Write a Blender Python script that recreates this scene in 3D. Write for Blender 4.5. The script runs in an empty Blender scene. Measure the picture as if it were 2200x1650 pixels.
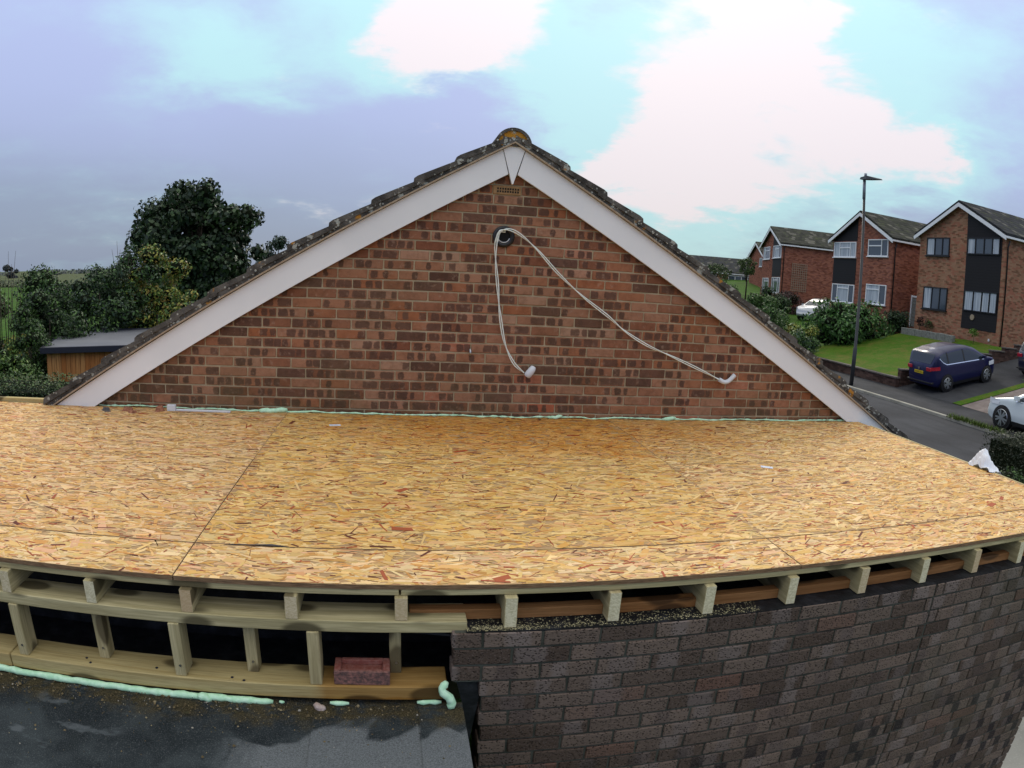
import bpy, math, random
import numpy as np
from mathutils import Vector, Matrix
random.seed(7)
rng = np.random.default_rng(7)
S = bpy.context.scene
R = math.radians

# ------------------------------------------------------------------ camera (wide action-camera lens with barrel distortion)
cd = bpy.data.cameras.new('camera'); cam = bpy.data.objects.new('camera', cd); S.collection.objects.link(cam)
cd.type = 'PANO'
LENS_A = 0.6878                       # radians per 1000 px of the 2200 px wide photograph
try:
    cd.panorama_type = 'FISHEYE_LENS_POLYNOMIAL'; CD = cd
except Exception:
    CD = cd.cycles; CD.panorama_type = 'FISHEYE_LENS_POLYNOMIAL'
cd.sensor_width = 36.0; cd.sensor_fit = 'HORIZONTAL'
CD.fisheye_fov = math.pi
CD.fisheye_polynomial_k0 = 0.0
CD.fisheye_polynomial_k1 = -LENS_A * 2.2 / 36.0
CD.fisheye_polynomial_k2 = 0.0; CD.fisheye_polynomial_k3 = 0.0; CD.fisheye_polynomial_k4 = 0.0
right = Vector((0.9851, -0.1629, 0.0551)); up = Vector((-0.0269, 0.1708, 0.9849)); fwd = Vector((0.1698, 0.9718, -0.1639))
M = Matrix((right, up, -fwd)).transposed().to_4x4(); M.translation = Vector((-0.0234, -2.2036, 1.107))
cam.matrix_world = M
cd.clip_start = 0.02; cd.clip_end = 5000
S.camera = cam

# ------------------------------------------------------------------ node helpers
class V:
    """a value socket with arithmetic"""
    def __init__(s, t, sock): s.t, s.s = t, sock
    def _m(s, op, *o, clamp=False):
        n = s.t.nodes.new('ShaderNodeMath'); n.operation = op; n.use_clamp = clamp
        for i, a in enumerate((s,) + o):
            if isinstance(a, V): s.t.links.new(a.s, n.inputs[i])
            else: n.inputs[i].default_value = a
        return V(s.t, n.outputs[0])
    def __add__(s, o): return s._m('ADD', o)
    __radd__ = __add__
    def __sub__(s, o): return s._m('SUBTRACT', o)
    def __rsub__(s, o): return (s * -1.0) + o
    def __mul__(s, o): return s._m('MULTIPLY', o)
    __rmul__ = __mul__
    def __truediv__(s, o): return s._m('DIVIDE', o)
    def floor(s): return s._m('FLOOR')
    def abs(s): return s._m('ABSOLUTE')
    def max(s, o): return s._m('MAXIMUM', o)
    def min(s, o): return s._m('MINIMUM', o)
    def pow(s, o): return s._m('POWER', o)
    def exp(s): return s._m('EXPONENT')
    def mod(s, o): return s._m('FLOORED_MODULO', o)
    def gt(s, o): return s._m('GREATER_THAN', o)
    def sat(s): return s._m('ADD', 0.0, clamp=True)
    def ss(s, a, b):
        n = s.t.nodes.new('ShaderNodeMapRange'); n.interpolation_type = 'SMOOTHSTEP'
        s.t.links.new(s.s, n.inputs[0]); n.inputs[1].default_value = a; n.inputs[2].default_value = b
        return V(s.t, n.outputs[0])
class T:
    def __init__(s, tree): s.t = tree
    def new(s, k): return s.t.nodes.new(k)
    def link(s, a, b): s.t.links.new(a.s if isinstance(a, V) else a, b)
    def val(s, sock): return V(s.t, sock)
    def xyz(s, vec):
        n = s.new('ShaderNodeSeparateXYZ'); s.link(vec, n.inputs[0]); return [V(s.t, o) for o in n.outputs]
    def vec(s, x, y, z):
        n = s.new('ShaderNodeCombineXYZ')
        for i, a in enumerate((x, y, z)):
            if isinstance(a, V): s.link(a, n.inputs[i])
            else: n.inputs[i].default_value = a
        return n.outputs[0]
    def pos(s): return s.new('ShaderNodeNewGeometry').outputs['Position']
    def obj(s): return s.new('ShaderNodeTexCoord').outputs['Object']
    def gen(s): return s.new('ShaderNodeTexCoord').outputs['Generated']
    def rnd(s): return V(s.t, s.new('ShaderNodeObjectInfo').outputs['Random'])
    def attr(s, name):
        n = s.new('ShaderNodeAttribute'); n.attribute_name = name; return n.outputs['Color']
    def white(s, vec):
        n = s.new('ShaderNodeTexWhiteNoise'); n.noise_dimensions = '3D'; s.link(vec, n.inputs[0]); return s.xyz(n.outputs['Color'])
    def noise(s, vec, scale, detail=3, rough=.55, dist=0.0, color=False):
        n = s.new('ShaderNodeTexNoise'); s.link(vec, n.inputs['Vector'])
        n.inputs['Scale'].default_value = scale; n.inputs['Detail'].default_value = detail
        n.inputs['Roughness'].default_value = rough; n.inputs['Distortion'].default_value = dist
        return n.outputs['Color'] if color else V(s.t, n.outputs[0])
    def voro(s, vec, scale, feat='F1', rand=1.0):
        n = s.new('ShaderNodeTexVoronoi'); n.feature = feat; s.link(vec, n.inputs['Vector'])
        n.inputs['Scale'].default_value = scale; n.inputs['Randomness'].default_value = rand
        return V(s.t, n.outputs['Distance'])
    def scale(s, vec, x, y, z):
        n = s.new('ShaderNodeVectorMath'); n.operation = 'MULTIPLY'; s.link(vec, n.inputs[0]); n.inputs[1].default_value = (x, y, z); return n.outputs[0]
    def vadd(s, a, b):
        n = s.new('ShaderNodeVectorMath'); n.operation = 'ADD'; s.link(a, n.inputs[0]); s.link(b, n.inputs[1]); return n.outputs[0]
    def dot(s, a, v):
        n = s.new('ShaderNodeVectorMath'); n.operation = 'DOT_PRODUCT'; s.link(a, n.inputs[0]); n.inputs[1].default_value = v; return V(s.t, n.outputs['Value'])
    def mix(s, f, a, b, mode='MIX'):
        n = s.new('ShaderNodeMix'); n.data_type = 'RGBA'; n.blend_type = mode
        if isinstance(f, V): s.link(f, n.inputs[0])
        else: n.inputs[0].default_value = f
        for i, c in ((6, a), (7, b)):
            if isinstance(c, (tuple, list)): n.inputs[i].default_value = (*c[:3], 1)
            else: s.link(c, n.inputs[i])
        return n.outputs[2]
    def ramp(s, f, stops, interp='LINEAR'):
        n = s.new('ShaderNodeValToRGB'); n.color_ramp.interpolation = interp; s.link(f, n.inputs[0])
        e = n.color_ramp.elements
        while len(e) < len(stops): e.new(0.5)
        for q, (p, c) in zip(e, stops): q.position = p; q.color = (*c, 1)
        return n.outputs[0]
    def bump(s, h, strength=.5, dist=.01):
        n = s.new('ShaderNodeBump'); n.inputs['Strength'].default_value = strength; n.inputs['Distance'].default_value = dist
        s.link(h, n.inputs['Height']); return n.outputs[0]
MATS = {}
def mat(name, col=(.5, .5, .5), rough=.7, metal=0, fn=None, spec=.4, coat=0, trans=0):
    m = bpy.data.materials.new(name); m.use_nodes = True
    t = T(m.node_tree); b = m.node_tree.nodes['Principled BSDF']
    b.inputs['Base Color'].default_value = (*col, 1); b.inputs['Roughness'].default_value = rough
    b.inputs['Metallic'].default_value = metal; b.inputs['Specular IOR Level'].default_value = spec
    if coat: b.inputs['Coat Weight'].default_value = coat; b.inputs['Coat Roughness'].default_value = .05
    if trans: b.inputs['Transmission Weight'].default_value = trans
    if fn:
        r = fn(t)
        if not isinstance(r, tuple): r = (r,)
        if r[0] is not None: t.link(r[0], b.inputs['Base Color'])
        if len(r) > 1 and r[1] is not None: t.link(r[1], b.inputs['Normal'])
        if len(r) > 2 and r[2] is not None: t.link(r[2], b.inputs['Roughness'])
    MATS[name] = m; return m

# ------------------------------------------------------------------ sky, sun, exposure
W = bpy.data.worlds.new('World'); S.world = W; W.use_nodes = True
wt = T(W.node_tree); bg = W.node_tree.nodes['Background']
SUN_AZ, SUN_EL = R(22), R(32)
sky = wt.new('ShaderNodeTexSky'); sky.sky_type = 'NISHITA'; sky.sun_disc = False
sky.sun_elevation = SUN_EL; sky.sun_rotation = SUN_AZ
d = wt.gen(); dx, dy, dz = wt.xyz(d)
zz = dz.max(0.0)
pl = wt.vec(dx / (zz + .22), dy / (zz + .22), zz * 1.6)
n1 = wt.noise(pl, .9, 4, .55); n2 = wt.noise(pl, 2.0, 5, .55); n3 = wt.noise(pl, .55, 3, .5)
wn = wt.noise(pl, 2.6, 5, .62, .2, color=True)
wv_ = wt.new('ShaderNodeVectorMath'); wv_.operation = 'MULTIPLY_ADD'; wt.link(wn, wv_.inputs[0]); wv_.inputs[1].default_value = (.24, .24, .17); wv_.inputs[2].default_value = (-.12, -.12, -.085)
dw_ = wt.vadd(d, wv_.outputs[0]); nv_ = wt.new('ShaderNodeVectorMath'); nv_.operation = 'NORMALIZE'; wt.link(dw_, nv_.inputs[0]); dwarp = nv_.outputs[0]
n4 = wt.noise(pl, 5.5, 5, .62)
def blob(v, sig, amp):
    v = Vector(v).normalized()
    return ((wt.dot(dwarp, v) - 1.0) * (2.0 / (sig * 1.08) ** 2)).exp() * amp
white = blob((0.279, 0.949, 0.145), 0.045, 0.90) \
    + blob((0.334, 0.926, 0.176), 0.060, 0.90) \
    + blob((0.380, 0.900, 0.216), 0.070, 1.00) \
    + blob((0.422, 0.866, 0.269), 0.070, 1.00) \
    + blob((0.442, 0.834, 0.332), 0.060, 0.90) \
    + blob((0.459, 0.795, 0.396), 0.080, 1.00) \
    + blob((0.527, 0.783, 0.330), 0.060, 0.80) \
    + blob((0.556, 0.785, 0.275), 0.050, 0.80) \
    + blob((0.542, 0.817, 0.198), 0.055, 0.90) \
    + blob((0.607, 0.768, 0.204), 0.045, 0.90) \
    + blob((0.657, 0.723, 0.212), 0.040, 0.90) \
    + blob((0.690, 0.690, 0.219), 0.030, 0.70) \
    + blob((0.410, 0.897, 0.164), 0.060, 0.80) \
    + blob((0.482, 0.860, 0.167), 0.050, 0.80) \
    + blob((0.020, 0.928, 0.372), 0.070, 0.90) \
    + blob((0.106, 0.925, 0.364), 0.070, 0.90) \
    + blob((-0.007, 0.950, 0.313), 0.045, 0.80) \
    + blob((0.057, 0.943, 0.329), 0.045, 0.70) \
    + blob((0.315, 0.872, 0.376), 0.050, 0.60) \
    + blob((0.613, 0.744, 0.266), 0.030, 0.60) \
    + blob((0.497, 0.783, 0.373), 0.050, 0.50) \
    + blob((0.404, 0.800, 0.443), 0.080, 0.80) \
    + blob((0.059, 0.897, 0.437), 0.100, 0.80)
wm = (white * .95 + (n2 - .5) * 1.9 + (n4 - .5) * 1.1).ss(.26, 1.0)
cy = (blob((-0.287, 0.913, 0.291), 0.070, 0.90) + blob((-0.129, 0.925, 0.357), 0.090, 0.70) + blob((-0.381, 0.861, 0.336), 0.080, 0.50) + blob((0.233, 0.947, 0.220), 0.070, 0.80) + blob((0.158, 0.938, 0.309), 0.060, 0.50) + blob((0.269, 0.915, 0.302), 0.100, 0.70) + blob((0.354, 0.930, 0.099), 0.120, 0.80) + blob((0.507, 0.856, 0.105), 0.100, 0.50) + blob((0.566, 0.733, 0.377), 0.080, 0.90) + blob((0.647, 0.711, 0.275), 0.100, 0.70) + blob((0.727, 0.651, 0.220), 0.080, 0.50) + blob((0.727, 0.591, 0.349), 0.080, 0.50) + blob((0.619, 0.771, 0.150), 0.070, 0.60) + blob((0.200, 0.920, 0.337), 0.060, 0.50) + blob((-0.059, 0.953, 0.297), 0.060, 0.60) + blob((-0.216, 0.937, 0.276), 0.050, 0.40) + (n1 - .5) * 1.2 + (n2 - .5) * 1.2 + (n4 - .5) * .4 + white.max(0.0) * .8).ss(.0, 1.1)
base = wt.mix((dz * 3.4 + (n3 - .5) * .8).ss(0.05, .9), (.34, .415, .57), (.46, .535, .82))
c1 = wt.mix(cy * .9, base, (.53, .85, .89))
c2 = wt.mix(wm, c1, (.90, .83, .87))
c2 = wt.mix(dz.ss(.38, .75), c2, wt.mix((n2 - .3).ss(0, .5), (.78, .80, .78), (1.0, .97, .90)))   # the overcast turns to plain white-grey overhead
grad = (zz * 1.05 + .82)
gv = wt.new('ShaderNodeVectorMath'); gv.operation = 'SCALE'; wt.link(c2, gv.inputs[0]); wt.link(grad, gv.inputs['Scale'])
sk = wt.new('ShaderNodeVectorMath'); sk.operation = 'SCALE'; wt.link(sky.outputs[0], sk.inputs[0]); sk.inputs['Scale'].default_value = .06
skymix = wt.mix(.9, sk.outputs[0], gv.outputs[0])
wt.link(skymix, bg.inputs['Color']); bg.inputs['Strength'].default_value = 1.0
sl = bpy.data.lights.new('sun', 'SUN'); sl.energy = 1.5; sl.angle = R(25); sl.color = (1, .91, .78)
so = bpy.data.objects.new('sun', sl); S.collection.objects.link(so)
sd = Vector((math.sin(SUN_AZ) * math.cos(SUN_EL), math.cos(SUN_AZ) * math.cos(SUN_EL), math.sin(SUN_EL)))
so.rotation_euler = sd.to_track_quat('Z', 'Y').to_euler(); so.location = sd * 60
S.view_settings.view_transform = 'Standard'; S.view_settings.look = 'None'; S.view_settings.exposure = 0.0; S.view_settings.gamma = 1.0
S.cycles.max_bounces = 4; S.cycles.diffuse_bounces = 3; S.cycles.glossy_bounces = 2; S.cycles.transmission_bounces = 1; S.cycles.adaptive_threshold = .015; W.cycles.sampling_method = 'MANUAL'; W.cycles.sample_map_resolution = 512; S.cycles.use_denoising = True

# ------------------------------------------------------------------ mesh helpers
COL = S.collection
def link(o, parent=None):
    COL.objects.link(o)
    if parent: o.parent = parent
    return o
class MB:
    def __init__(s): s.v, s.f = [], []
    def add(s, v, f):
        k = len(s.v); s.v += [tuple(a) for a in v]; s.f += [tuple(i + k for i in q) for q in f]; return s
    def box(s, x0, x1, y0, y1, z0, z1):
        return s.add([(x0, y0, z0), (x1, y0, z0), (x1, y1, z0), (x0, y1, z0), (x0, y0, z1), (x1, y0, z1), (x1, y1, z1), (x0, y1, z1)],
                     [(0, 3, 2, 1), (4, 5, 6, 7), (0, 1, 5, 4), (1, 2, 6, 5), (2, 3, 7, 6), (3, 0, 4, 7)])
    def cbox(s, x0, x1, y0, y1, z0, z1, b=.003, jit=0.0):
        v = []; idx = {}
        for ix, X in enumerate((x0, x1)):
            for iy, Y in enumerate((y0, y1)):
                for iz, Z in enumerate((z0, z1)):
                    sx, sy, sz = (b, -b)[ix], (b, -b)[iy], (b, -b)[iz]
                    j = [random.uniform(-jit, jit) for _ in range(3)]
                    for a in range(3):
                        p = [X + sx, Y + sy, Z + sz]; p[a] = (X, Y, Z)[a]
                        idx[ix, iy, iz, a] = len(v); v.append((p[0] + j[0], p[1] + j[1], p[2] + j[2]))
        f = []
        g = lambda x, y, z, a: idx[x, y, z, a]
        f += [(g(0, 0, 0, 0), g(0, 0, 1, 0), g(0, 1, 1, 0), g(0, 1, 0, 0)), (g(1, 0, 0, 0), g(1, 1, 0, 0), g(1, 1, 1, 0), g(1, 0, 1, 0)),
              (g(0, 0, 0, 1), g(1, 0, 0, 1), g(1, 0, 1, 1), g(0, 0, 1, 1)), (g(0, 1, 0, 1), g(0, 1, 1, 1), g(1, 1, 1, 1), g(1, 1, 0, 1)),
              (g(0, 0, 0, 2), g(0, 1, 0, 2), g(1, 1, 0, 2), g(1, 0, 0, 2)), (g(0, 0, 1, 2), g(1, 0, 1, 2), g(1, 1, 1, 2), g(0, 1, 1, 2))]
        for a, bb in ((0, 1), (0, 2), (1, 2)):
            c = 3 - a - bb
            for p in (0, 1):
                for q in (0, 1):
                    def k(w, ax):
                        t = [0, 0, 0]; t[a], t[bb], t[c] = p, q, w; return idx[t[0], t[1], t[2], ax]
                    f.append((k(0, a), k(1, a), k(1, bb), k(0, bb)))
        for x in (0, 1):
            for y in (0, 1):
                for z in (0, 1): f.append((g(x, y, z, 0), g(x, y, z, 1), g(x, y, z, 2)))
        return s.add(v, f)
    def prism(s, poly, y0, y1):            # polygon in (x,z), extruded in y
        n = len(poly)
        v = [(a, y0, b) for a, b in poly] + [(a, y1, b) for a, b in poly]
        f = [tuple(range(n)), tuple(reversed(range(n, 2 * n)))] + [(i, i + n, (i + 1) % n + n, (i + 1) % n) for i in range(n)]
        return s.add(v, f)
    def vprism(s, poly, z0, z1):           # polygon in (x,y), extruded in z
        n = len(poly)
        v = [(a, b, z0) for a, b in poly] + [(a, b, z1) for a, b in poly]
        f = [tuple(reversed(range(n))), tuple(range(n, 2 * n))] + [(i, (i + 1) % n, (i + 1) % n + n, i + n) for i in range(n)]
        return s.add(v, f)
    def xprism(s, poly, x0, x1):           # polygon in (y,z), extruded in x
        n = len(poly)
        v = [(x0, a, b) for a, b in poly] + [(x1, a, b) for a, b in poly]
        f = [tuple(range(n)), tuple(reversed(range(n, 2 * n)))] + [(i, i + n, (i + 1) % n + n, (i + 1) % n) for i in range(n)]
        return s.add(v, f)
    def tube(s, pts, rad, n=8, cap=True):
        pts = [Vector(p) for p in pts]; m = len(pts)
        rad = rad if hasattr(rad, '__len__') else [rad] * m
        v = []; f = []; u = None
        for i, p in enumerate(pts):
            tn = (pts[min(i + 1, m - 1)] - pts[max(i - 1, 0)]).normalized()
            if u is None:
                u = tn.orthogonal().normalized()
            u = (u - tn * u.dot(tn)).normalized(); w = tn.cross(u)
            for k in range(n):
                a = 2 * math.pi * k / n; v.append(p + (u * math.cos(a) + w * math.sin(a)) * rad[i])
        for i in range(m - 1):
            for k in range(n): f.append((i * n + k, i * n + (k + 1) % n, (i + 1) * n + (k + 1) % n, (i + 1) * n + k))
        if cap: f += [tuple(reversed(range(n))), tuple(range((m - 1) * n, m * n))]
        return s.add(v, f)
    def cyl(s, c, axis, r, h, n=20, r2=None):
        c = Vector(c); a = Vector(axis).normalized()
        return s.tube([c, c + a * h], [r, r if r2 is None else r2], n)
    def obj(s, name, m=None, parent=None, smooth=False):
        me = bpy.data.meshes.new(name); me.from_pydata(s.v, [], s.f); me.update()
        if smooth: me.polygons.foreach_set('use_smooth', [True] * len(me.polygons))
        fix_normals(me)
        if m: me.materials.append(MATS[m] if isinstance(m, str) else m)
        return link(bpy.data.objects.new(name, me), parent)
def fix_normals(me):
    import bmesh
    b = bmesh.new(); b.from_mesh(me); bmesh.ops.recalc_face_normals(b, faces=b.faces); b.to_mesh(me); b.free()
def npmesh(name, verts, faces, m, parent=None, cols=None, smooth=False):
    me = bpy.data.meshes.new(name); verts = np.asarray(verts, np.float32); faces = np.asarray(faces, np.int32)
    nf, k = faces.shape
    me.vertices.add(len(verts)); me.vertices.foreach_set('co', verts.ravel())
    me.loops.add(nf * k); me.loops.foreach_set('vertex_index', faces.ravel())
    me.polygons.add(nf); me.polygons.foreach_set('loop_start', np.arange(nf, dtype=np.int32) * k)
    try: me.polygons.foreach_set('loop_total', np.full(nf, k, np.int32))
    except Exception: pass
    if cols is not None:
        at = me.attributes.new('col', 'FLOAT_COLOR', 'FACE')
        at.data.foreach_set('color', np.concatenate([np.asarray(cols, np.float32), np.ones((nf, 1), np.float32)], 1).ravel())
    me.update(calc_edges=True); me.validate()
    if smooth: me.polygons.foreach_set('use_smooth', [True] * nf)
    me.materials.append(MATS[m])
    return link(bpy.data.objects.new(name, me), parent)
def empty(name, loc=(0, 0, 0), rz=0):
    o = bpy.data.objects.new(name, None); o.empty_display_size = .1; o.location = loc; o.rotation_euler = (0, 0, rz); return link(o)
def tag(o, label=None, cat=None, group=None, kind=None):
    if label: o['label'] = label
    if cat: o['category'] = cat
    if group: o['group'] = group
    if kind: o['kind'] = kind
    return o
def share(src, name, parent, loc, scale=(1, 1, 1), rot=(0, 0, 0)):
    o = bpy.data.objects.new(name, src.data if hasattr(src, 'data') else src); o.location = loc; o.scale = scale; o.rotation_euler = rot
    return link(o, parent)

# ------------------------------------------------------------------ materials
GX0, GZ0 = 0.525 + 10 * .225, .0367            # gable brick grid: joint positions
def brick_ids(t, x0, z0):
    x, y, z = t.xyz(t.pos())
    k = ((z - z0) / .075).floor()
    off = k.mod(2.0) * .1125
    q = (x - x0 + off) / .225
    i = q.floor()
    return x, y, z, (q - i) * .225, (z - z0) - k * .075, t.vec(i, k, 3.7), t.vec(i, k, 11.3)
def f_gable(t):
    x, y, z, u, v, id1, id2 = brick_ids(t, GX0, GZ0)
    a = t.white(id1); b = t.white(id2); P = t.pos()
    nz = t.noise(P, 34, 3, .6); nz2 = t.noise(P, 150, 2, .7); big = t.noise(P, 1.3, 3, .5)
    du = (nz - .5) * .03; dv = (t.noise(P, 27, 2, .6) - .5) * .022
    base = t.ramp(a[0], [(0, (.21, .075, .042)), (.3, (.30, .13, .075)), (.55, (.38, .195, .12)), (.8, (.34, .12, .055)), (.93, (.42, .25, .165)), (1, (.45, .115, .058))])
    def patch(c, amp, hw, hwa, r1, r2, ex, th):
        cu = r1 * amp + c; h = r2 * hwa + hw
        ex_ = ((u + du - cu).abs() - h + .012).max(0.0); ez_ = ((v + dv - .0375).abs() - .015).max(0.0)
        sd_ = (ex_ * ex_ + ez_ * ez_).pow(.5) - .012
        return (sd_ * -1.0).ss(-.004, .004) * ex.gt(th)
    p = patch(.03, .035, .020, .022, a[1], b[0], a[2], .24).max(patch(.105, .05, .016, .020, b[1], b[2], b[0], .30)).max(patch(.170, .03, .016, .018, a[0], b[1], b[2], .36))
    p = p.max(a[2].gt(.90) * .9) * (1.0 - b[1].gt(.84))
    c = t.mix(p * .86, base, t.mix(b[2], (.066, .034, .030), (.115, .060, .046)))
    mot = t.noise(P, 19, 4, .65); c = t.mix((mot - .40).ss(0, .3) * .55, c, t.mix(1.0, c, (.52, .46, .44), 'MULTIPLY')); c = t.mix((t.noise(t.vadd(P, t.vec(5.0, 2.0, 1.0)), 26, 3, .6) - .55).ss(0, .2) * .5, c, (.40, .255, .18))
    c = t.mix(((nz2 - .5) * 2.2).abs().sat() * .5, c, t.mix(.5, c, (.42, .25, .17)), 'MIX')
    c = t.mix((big - .32).ss(0, .5) * .25, c, (.10, .085, .035))
    green = ((.55 - z) * 1.3).sat() * (t.noise(P, 3.1, 4, .6) - .28).ss(0, .35) * .5
    c = t.mix(green, c, (.085, .088, .032))
    h = nz2 * .6 + nz * .7
    return c, t.bump(h, .5, .006)
mat('brick_gable', rough=.95, fn=f_gable, spec=.15)
def f_front(t):
    x, y, z, u, v, id1, id2 = brick_ids(t, .184, -.172)
    a = t.white(id1); b = t.white(id2); P = t.pos()
    pit = t.voro(t.scale(P, 1, 1, 1.4), 85).ss(.10, .45); big = t.noise(P, 22, 3, .6); nz2 = t.noise(P, 160, 3, .7)
    base = t.ramp(a[0], [(0, (.078, .055, .042)), (.35, (.124, .090, .070)), (.6, (.160, .119, .094)), (.92, (.19, .140, .11)), (.99, (.15, .09, .066)), (1, (.15, .075, .055))])
    w = (((u + (big - .5) * .05) - (b[0] * .12 + .05)).abs() - (b[1] * .03 + .03))
    c = t.mix((w * -1.0).ss(-.01, .01) * b[2].gt(.35) * .5, base, t.mix(a[1], (.27, .225, .205), (.06, .043, .04)))
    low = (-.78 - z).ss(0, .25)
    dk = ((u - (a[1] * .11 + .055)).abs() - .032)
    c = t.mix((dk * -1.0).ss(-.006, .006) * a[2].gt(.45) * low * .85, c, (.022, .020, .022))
    c = t.mix((1.0 - pit) * .9, c, (.022, .017, .014)); c = t.mix((nz2 - .5).ss(0, .25) * .45, c, (.26, .21, .18))
    alg = (t.noise(P, 1.6, 3, .6) - .42).ss(0, .3) * (x - 1.6).ss(0, 1.6) * .35
    c = t.mix(alg, c, (.075, .085, .055))
    return c, t.bump(pit * .8 + nz2 * .5 + big * .4, .75, .009)
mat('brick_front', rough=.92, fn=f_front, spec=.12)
def f_mort(c1, c2):
    def fn(t):
        P = t.pos(); a = t.noise(P, 9, 4, .6); b = t.noise(P, 220, 2, .7)
        return t.mix(a.ss(.3, .7), c1, c2), t.bump(b + a, .5, .004)
    return fn
mat('mortar_gable', rough=.95, fn=f_mort((.36, .295, .185), (.46, .385, .255)), spec=.1)
mat('mortar_front', rough=.95, fn=f_mort((.055, .058, .046), (.10, .104, .085)), spec=.1)
def f_white(t):
    P = t.pos(); a = t.noise(P, 1.4, 3, .5); sp = t.voro(P, 7).ss(.015, .03)
    return t.mix(1.0 - sp, t.mix(a.ss(.3, .7), (.79, .80, .80), (.86, .865, .865)), (.30, .27, .25)), None
mat('white_board', rough=.42, fn=f_white, spec=.4)
def f_conc(t):
    P = t.pos(); a = t.noise(P, 8, 5, .65); b = t.noise(P, 60, 3, .7); l = t.noise(P, 17, 3, .5); o = t.noise(P, 6.5, 3, .5)
    c = t.mix(a.ss(.3, .7), (.045, .042, .038), (.15, .14, .125))
    c = t.mix((l - .62).ss(0, .05), c, (.36, .37, .33))
    c = t.mix((t.voro(P, 26) * -1.0 + .24).ss(0, .06) * (b - .42).ss(0, .1), c, (.44, .45, .40))
    c = t.mix((o - .66).ss(0, .05) * .9, c, (.46, .21, .03))
    return c, t.bump(b * .8 + a, .9, .012)
mat('roof_concrete', rough=.95, fn=f_conc, spec=.1)
def f_ridge(t):
    P = t.pos(); a = t.noise(P, 11, 5, .65); b = t.noise(P, 60, 3, .7); o = t.noise(P, 9.5, 4, .55); l = t.noise(P, 21, 3, .5)
    c = t.mix(a.ss(.3, .7), (.07, .062, .055), (.19, .175, .16))
    c = t.mix((l - .52).ss(0, .07), c, (.42, .45, .42))
    c = t.mix((o - .50).ss(0, .07) * .95, c, (.52, .25, .03))
    return c, t.bump(b * .8 + a, .9, .014)
mat('ridge_mortar', rough=.95, fn=f_ridge, spec=.1)
def f_under(t):
    P = t.pos(); a = t.noise(P, 30, 3, .6)
    return t.mix(a.ss(.3, .7), (.30, .22, .15), (.42, .34, .24)), None
mat('undercloak', rough=.9, fn=f_under)
def f_strand(t):
    P = t.pos(); c = t.attr('col'); g = t.noise(t.scale(P, 30, 260, 1), 1.0, 3, .6); h = t.noise(P, 1.1, 2, .5)
    c = t.mix((g - .35).ss(0, .5) * .24, c, t.mix(1.0, c, (.72, .55, .38), 'MULTIPLY'))
    x, y, z = t.xyz(P); sn = t.noise(P, 2.4, 4, .6)
    dx2 = (x - 1.0) / 1.9; dy2 = (y - 2.6) / 1.15
    deep_gold = (1.0 - (dx2 * dx2 + dy2 * dy2) + (sn - .5) * 1.6).ss(.0, .9)  # deeper gold towards the middle back of the deck
    c = t.mix(deep_gold * .85, c, t.mix(1.0, c, (.82, .60, .34), 'MULTIPLY'))
    return c, t.bump(g, .25, .002)
mat('osb_strand', rough=.72, fn=f_strand, spec=.25)
def f_osb_base(t):
    P = t.pos(); g = t.noise(t.scale(P, 9, 60, 1), 1, 3, .6)
    return t.mix(g.ss(.3, .7), (.30, .17, .075), (.46, .30, .14)), None
mat('osb_base', rough=.8, fn=f_osb_base)
def f_osb_edge(t):
    P = t.pos(); g = t.noise(t.scale(P, 18, 18, 330), 1, 4, .7)
    return t.ramp(g, [(.28, (.07, .04, .022)), (.5, (.21, .125, .065)), (.72, (.36, .24, .13))]), t.bump(g, .6, .004)
mat('osb_edge', rough=.9, fn=f_osb_edge)
def f_timber(c1, c2, ax):
    def fn(t):
        P = t.pos(); r = t.rnd(); sc = [34, 34, 34]; sc[ax] = 1.6
        Q = t.vadd(t.scale(P, *sc), t.vec(r * 37.0, r * 91.0, r * 13.0)); g = t.noise(Q, 1.0, 4, .55, .8)
        fine = t.noise(t.scale(P, *[(260 if i != ax else 9) for i in range(3)]), 1, 2, .6)
        kn = t.voro(t.vadd(t.scale(P, *[(7 if i != ax else 3.2) for i in range(3)]), t.vec(r * 9.0, r * 17.0, r * 5.0)), 1.0)
        c = t.mix((g - .3).ss(0, .45), c1, c2)
        c = t.mix(fine.ss(.40, .70) * .45, c, tuple(a * .58 for a in c1))
        c = t.mix((kn * -1.0 + .34).ss(0, .10) * .92, c, tuple(a * .22 for a in c1))
        c = t.mix((r - .5).abs() * .35, c, (.40, .27, .14))
        return c, t.bump(g + fine * .5, .35, .004)
    return fn
GR = ((.38, .325, .165), (.62, .545, .31))
for i, s_ in enumerate('xyz'): mat('timber_' + s_, rough=.75, fn=f_timber(*GR, i), spec=.2)
mat('timber_orange', rough=.75, fn=f_timber((.22, .088, .024), (.36, .17, .06), 0), spec=.2)
def f_sill(t):
    c, b = f_timber((.42, .32, .13), (.56, .46, .22), 0)(t); P = t.pos(); x, y, z = t.xyz(P)
    wet = ((x + .36) * 6 + (t.noise(P, 6, 3) - .5) * 1.6).ss(-.2, .5) * .75 + ((-.470 - z) * 60 + (t.noise(P, 9, 2) - .5) * 2).ss(0, 1) * .5
    return t.mix(wet.sat(), c, t.mix(1.0, c, (.72, .46, .22), 'MULTIPLY')), b
mat('timber_sill', rough=.75, fn=f_sill, spec=.2)
def f_end(t):
    P = t.pos(); r = t.rnd(); x, y, z = t.xyz(P)
    g = t.noise(t.vadd(t.scale(P, 70, 1, 130), t.vec(r * 40.0, 0.0, r * 7.0)), 1, 3, .5, 1.2)
    c = t.mix(g.ss(.35, .65), (.56, .50, .31), (.74, .68, .47))
    return t.mix((r - .62).ss(0, .3) * .55, c, (.46, .25, .10)), None
mat('timber_end', rough=.85, fn=f_end, spec=.15)
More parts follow.
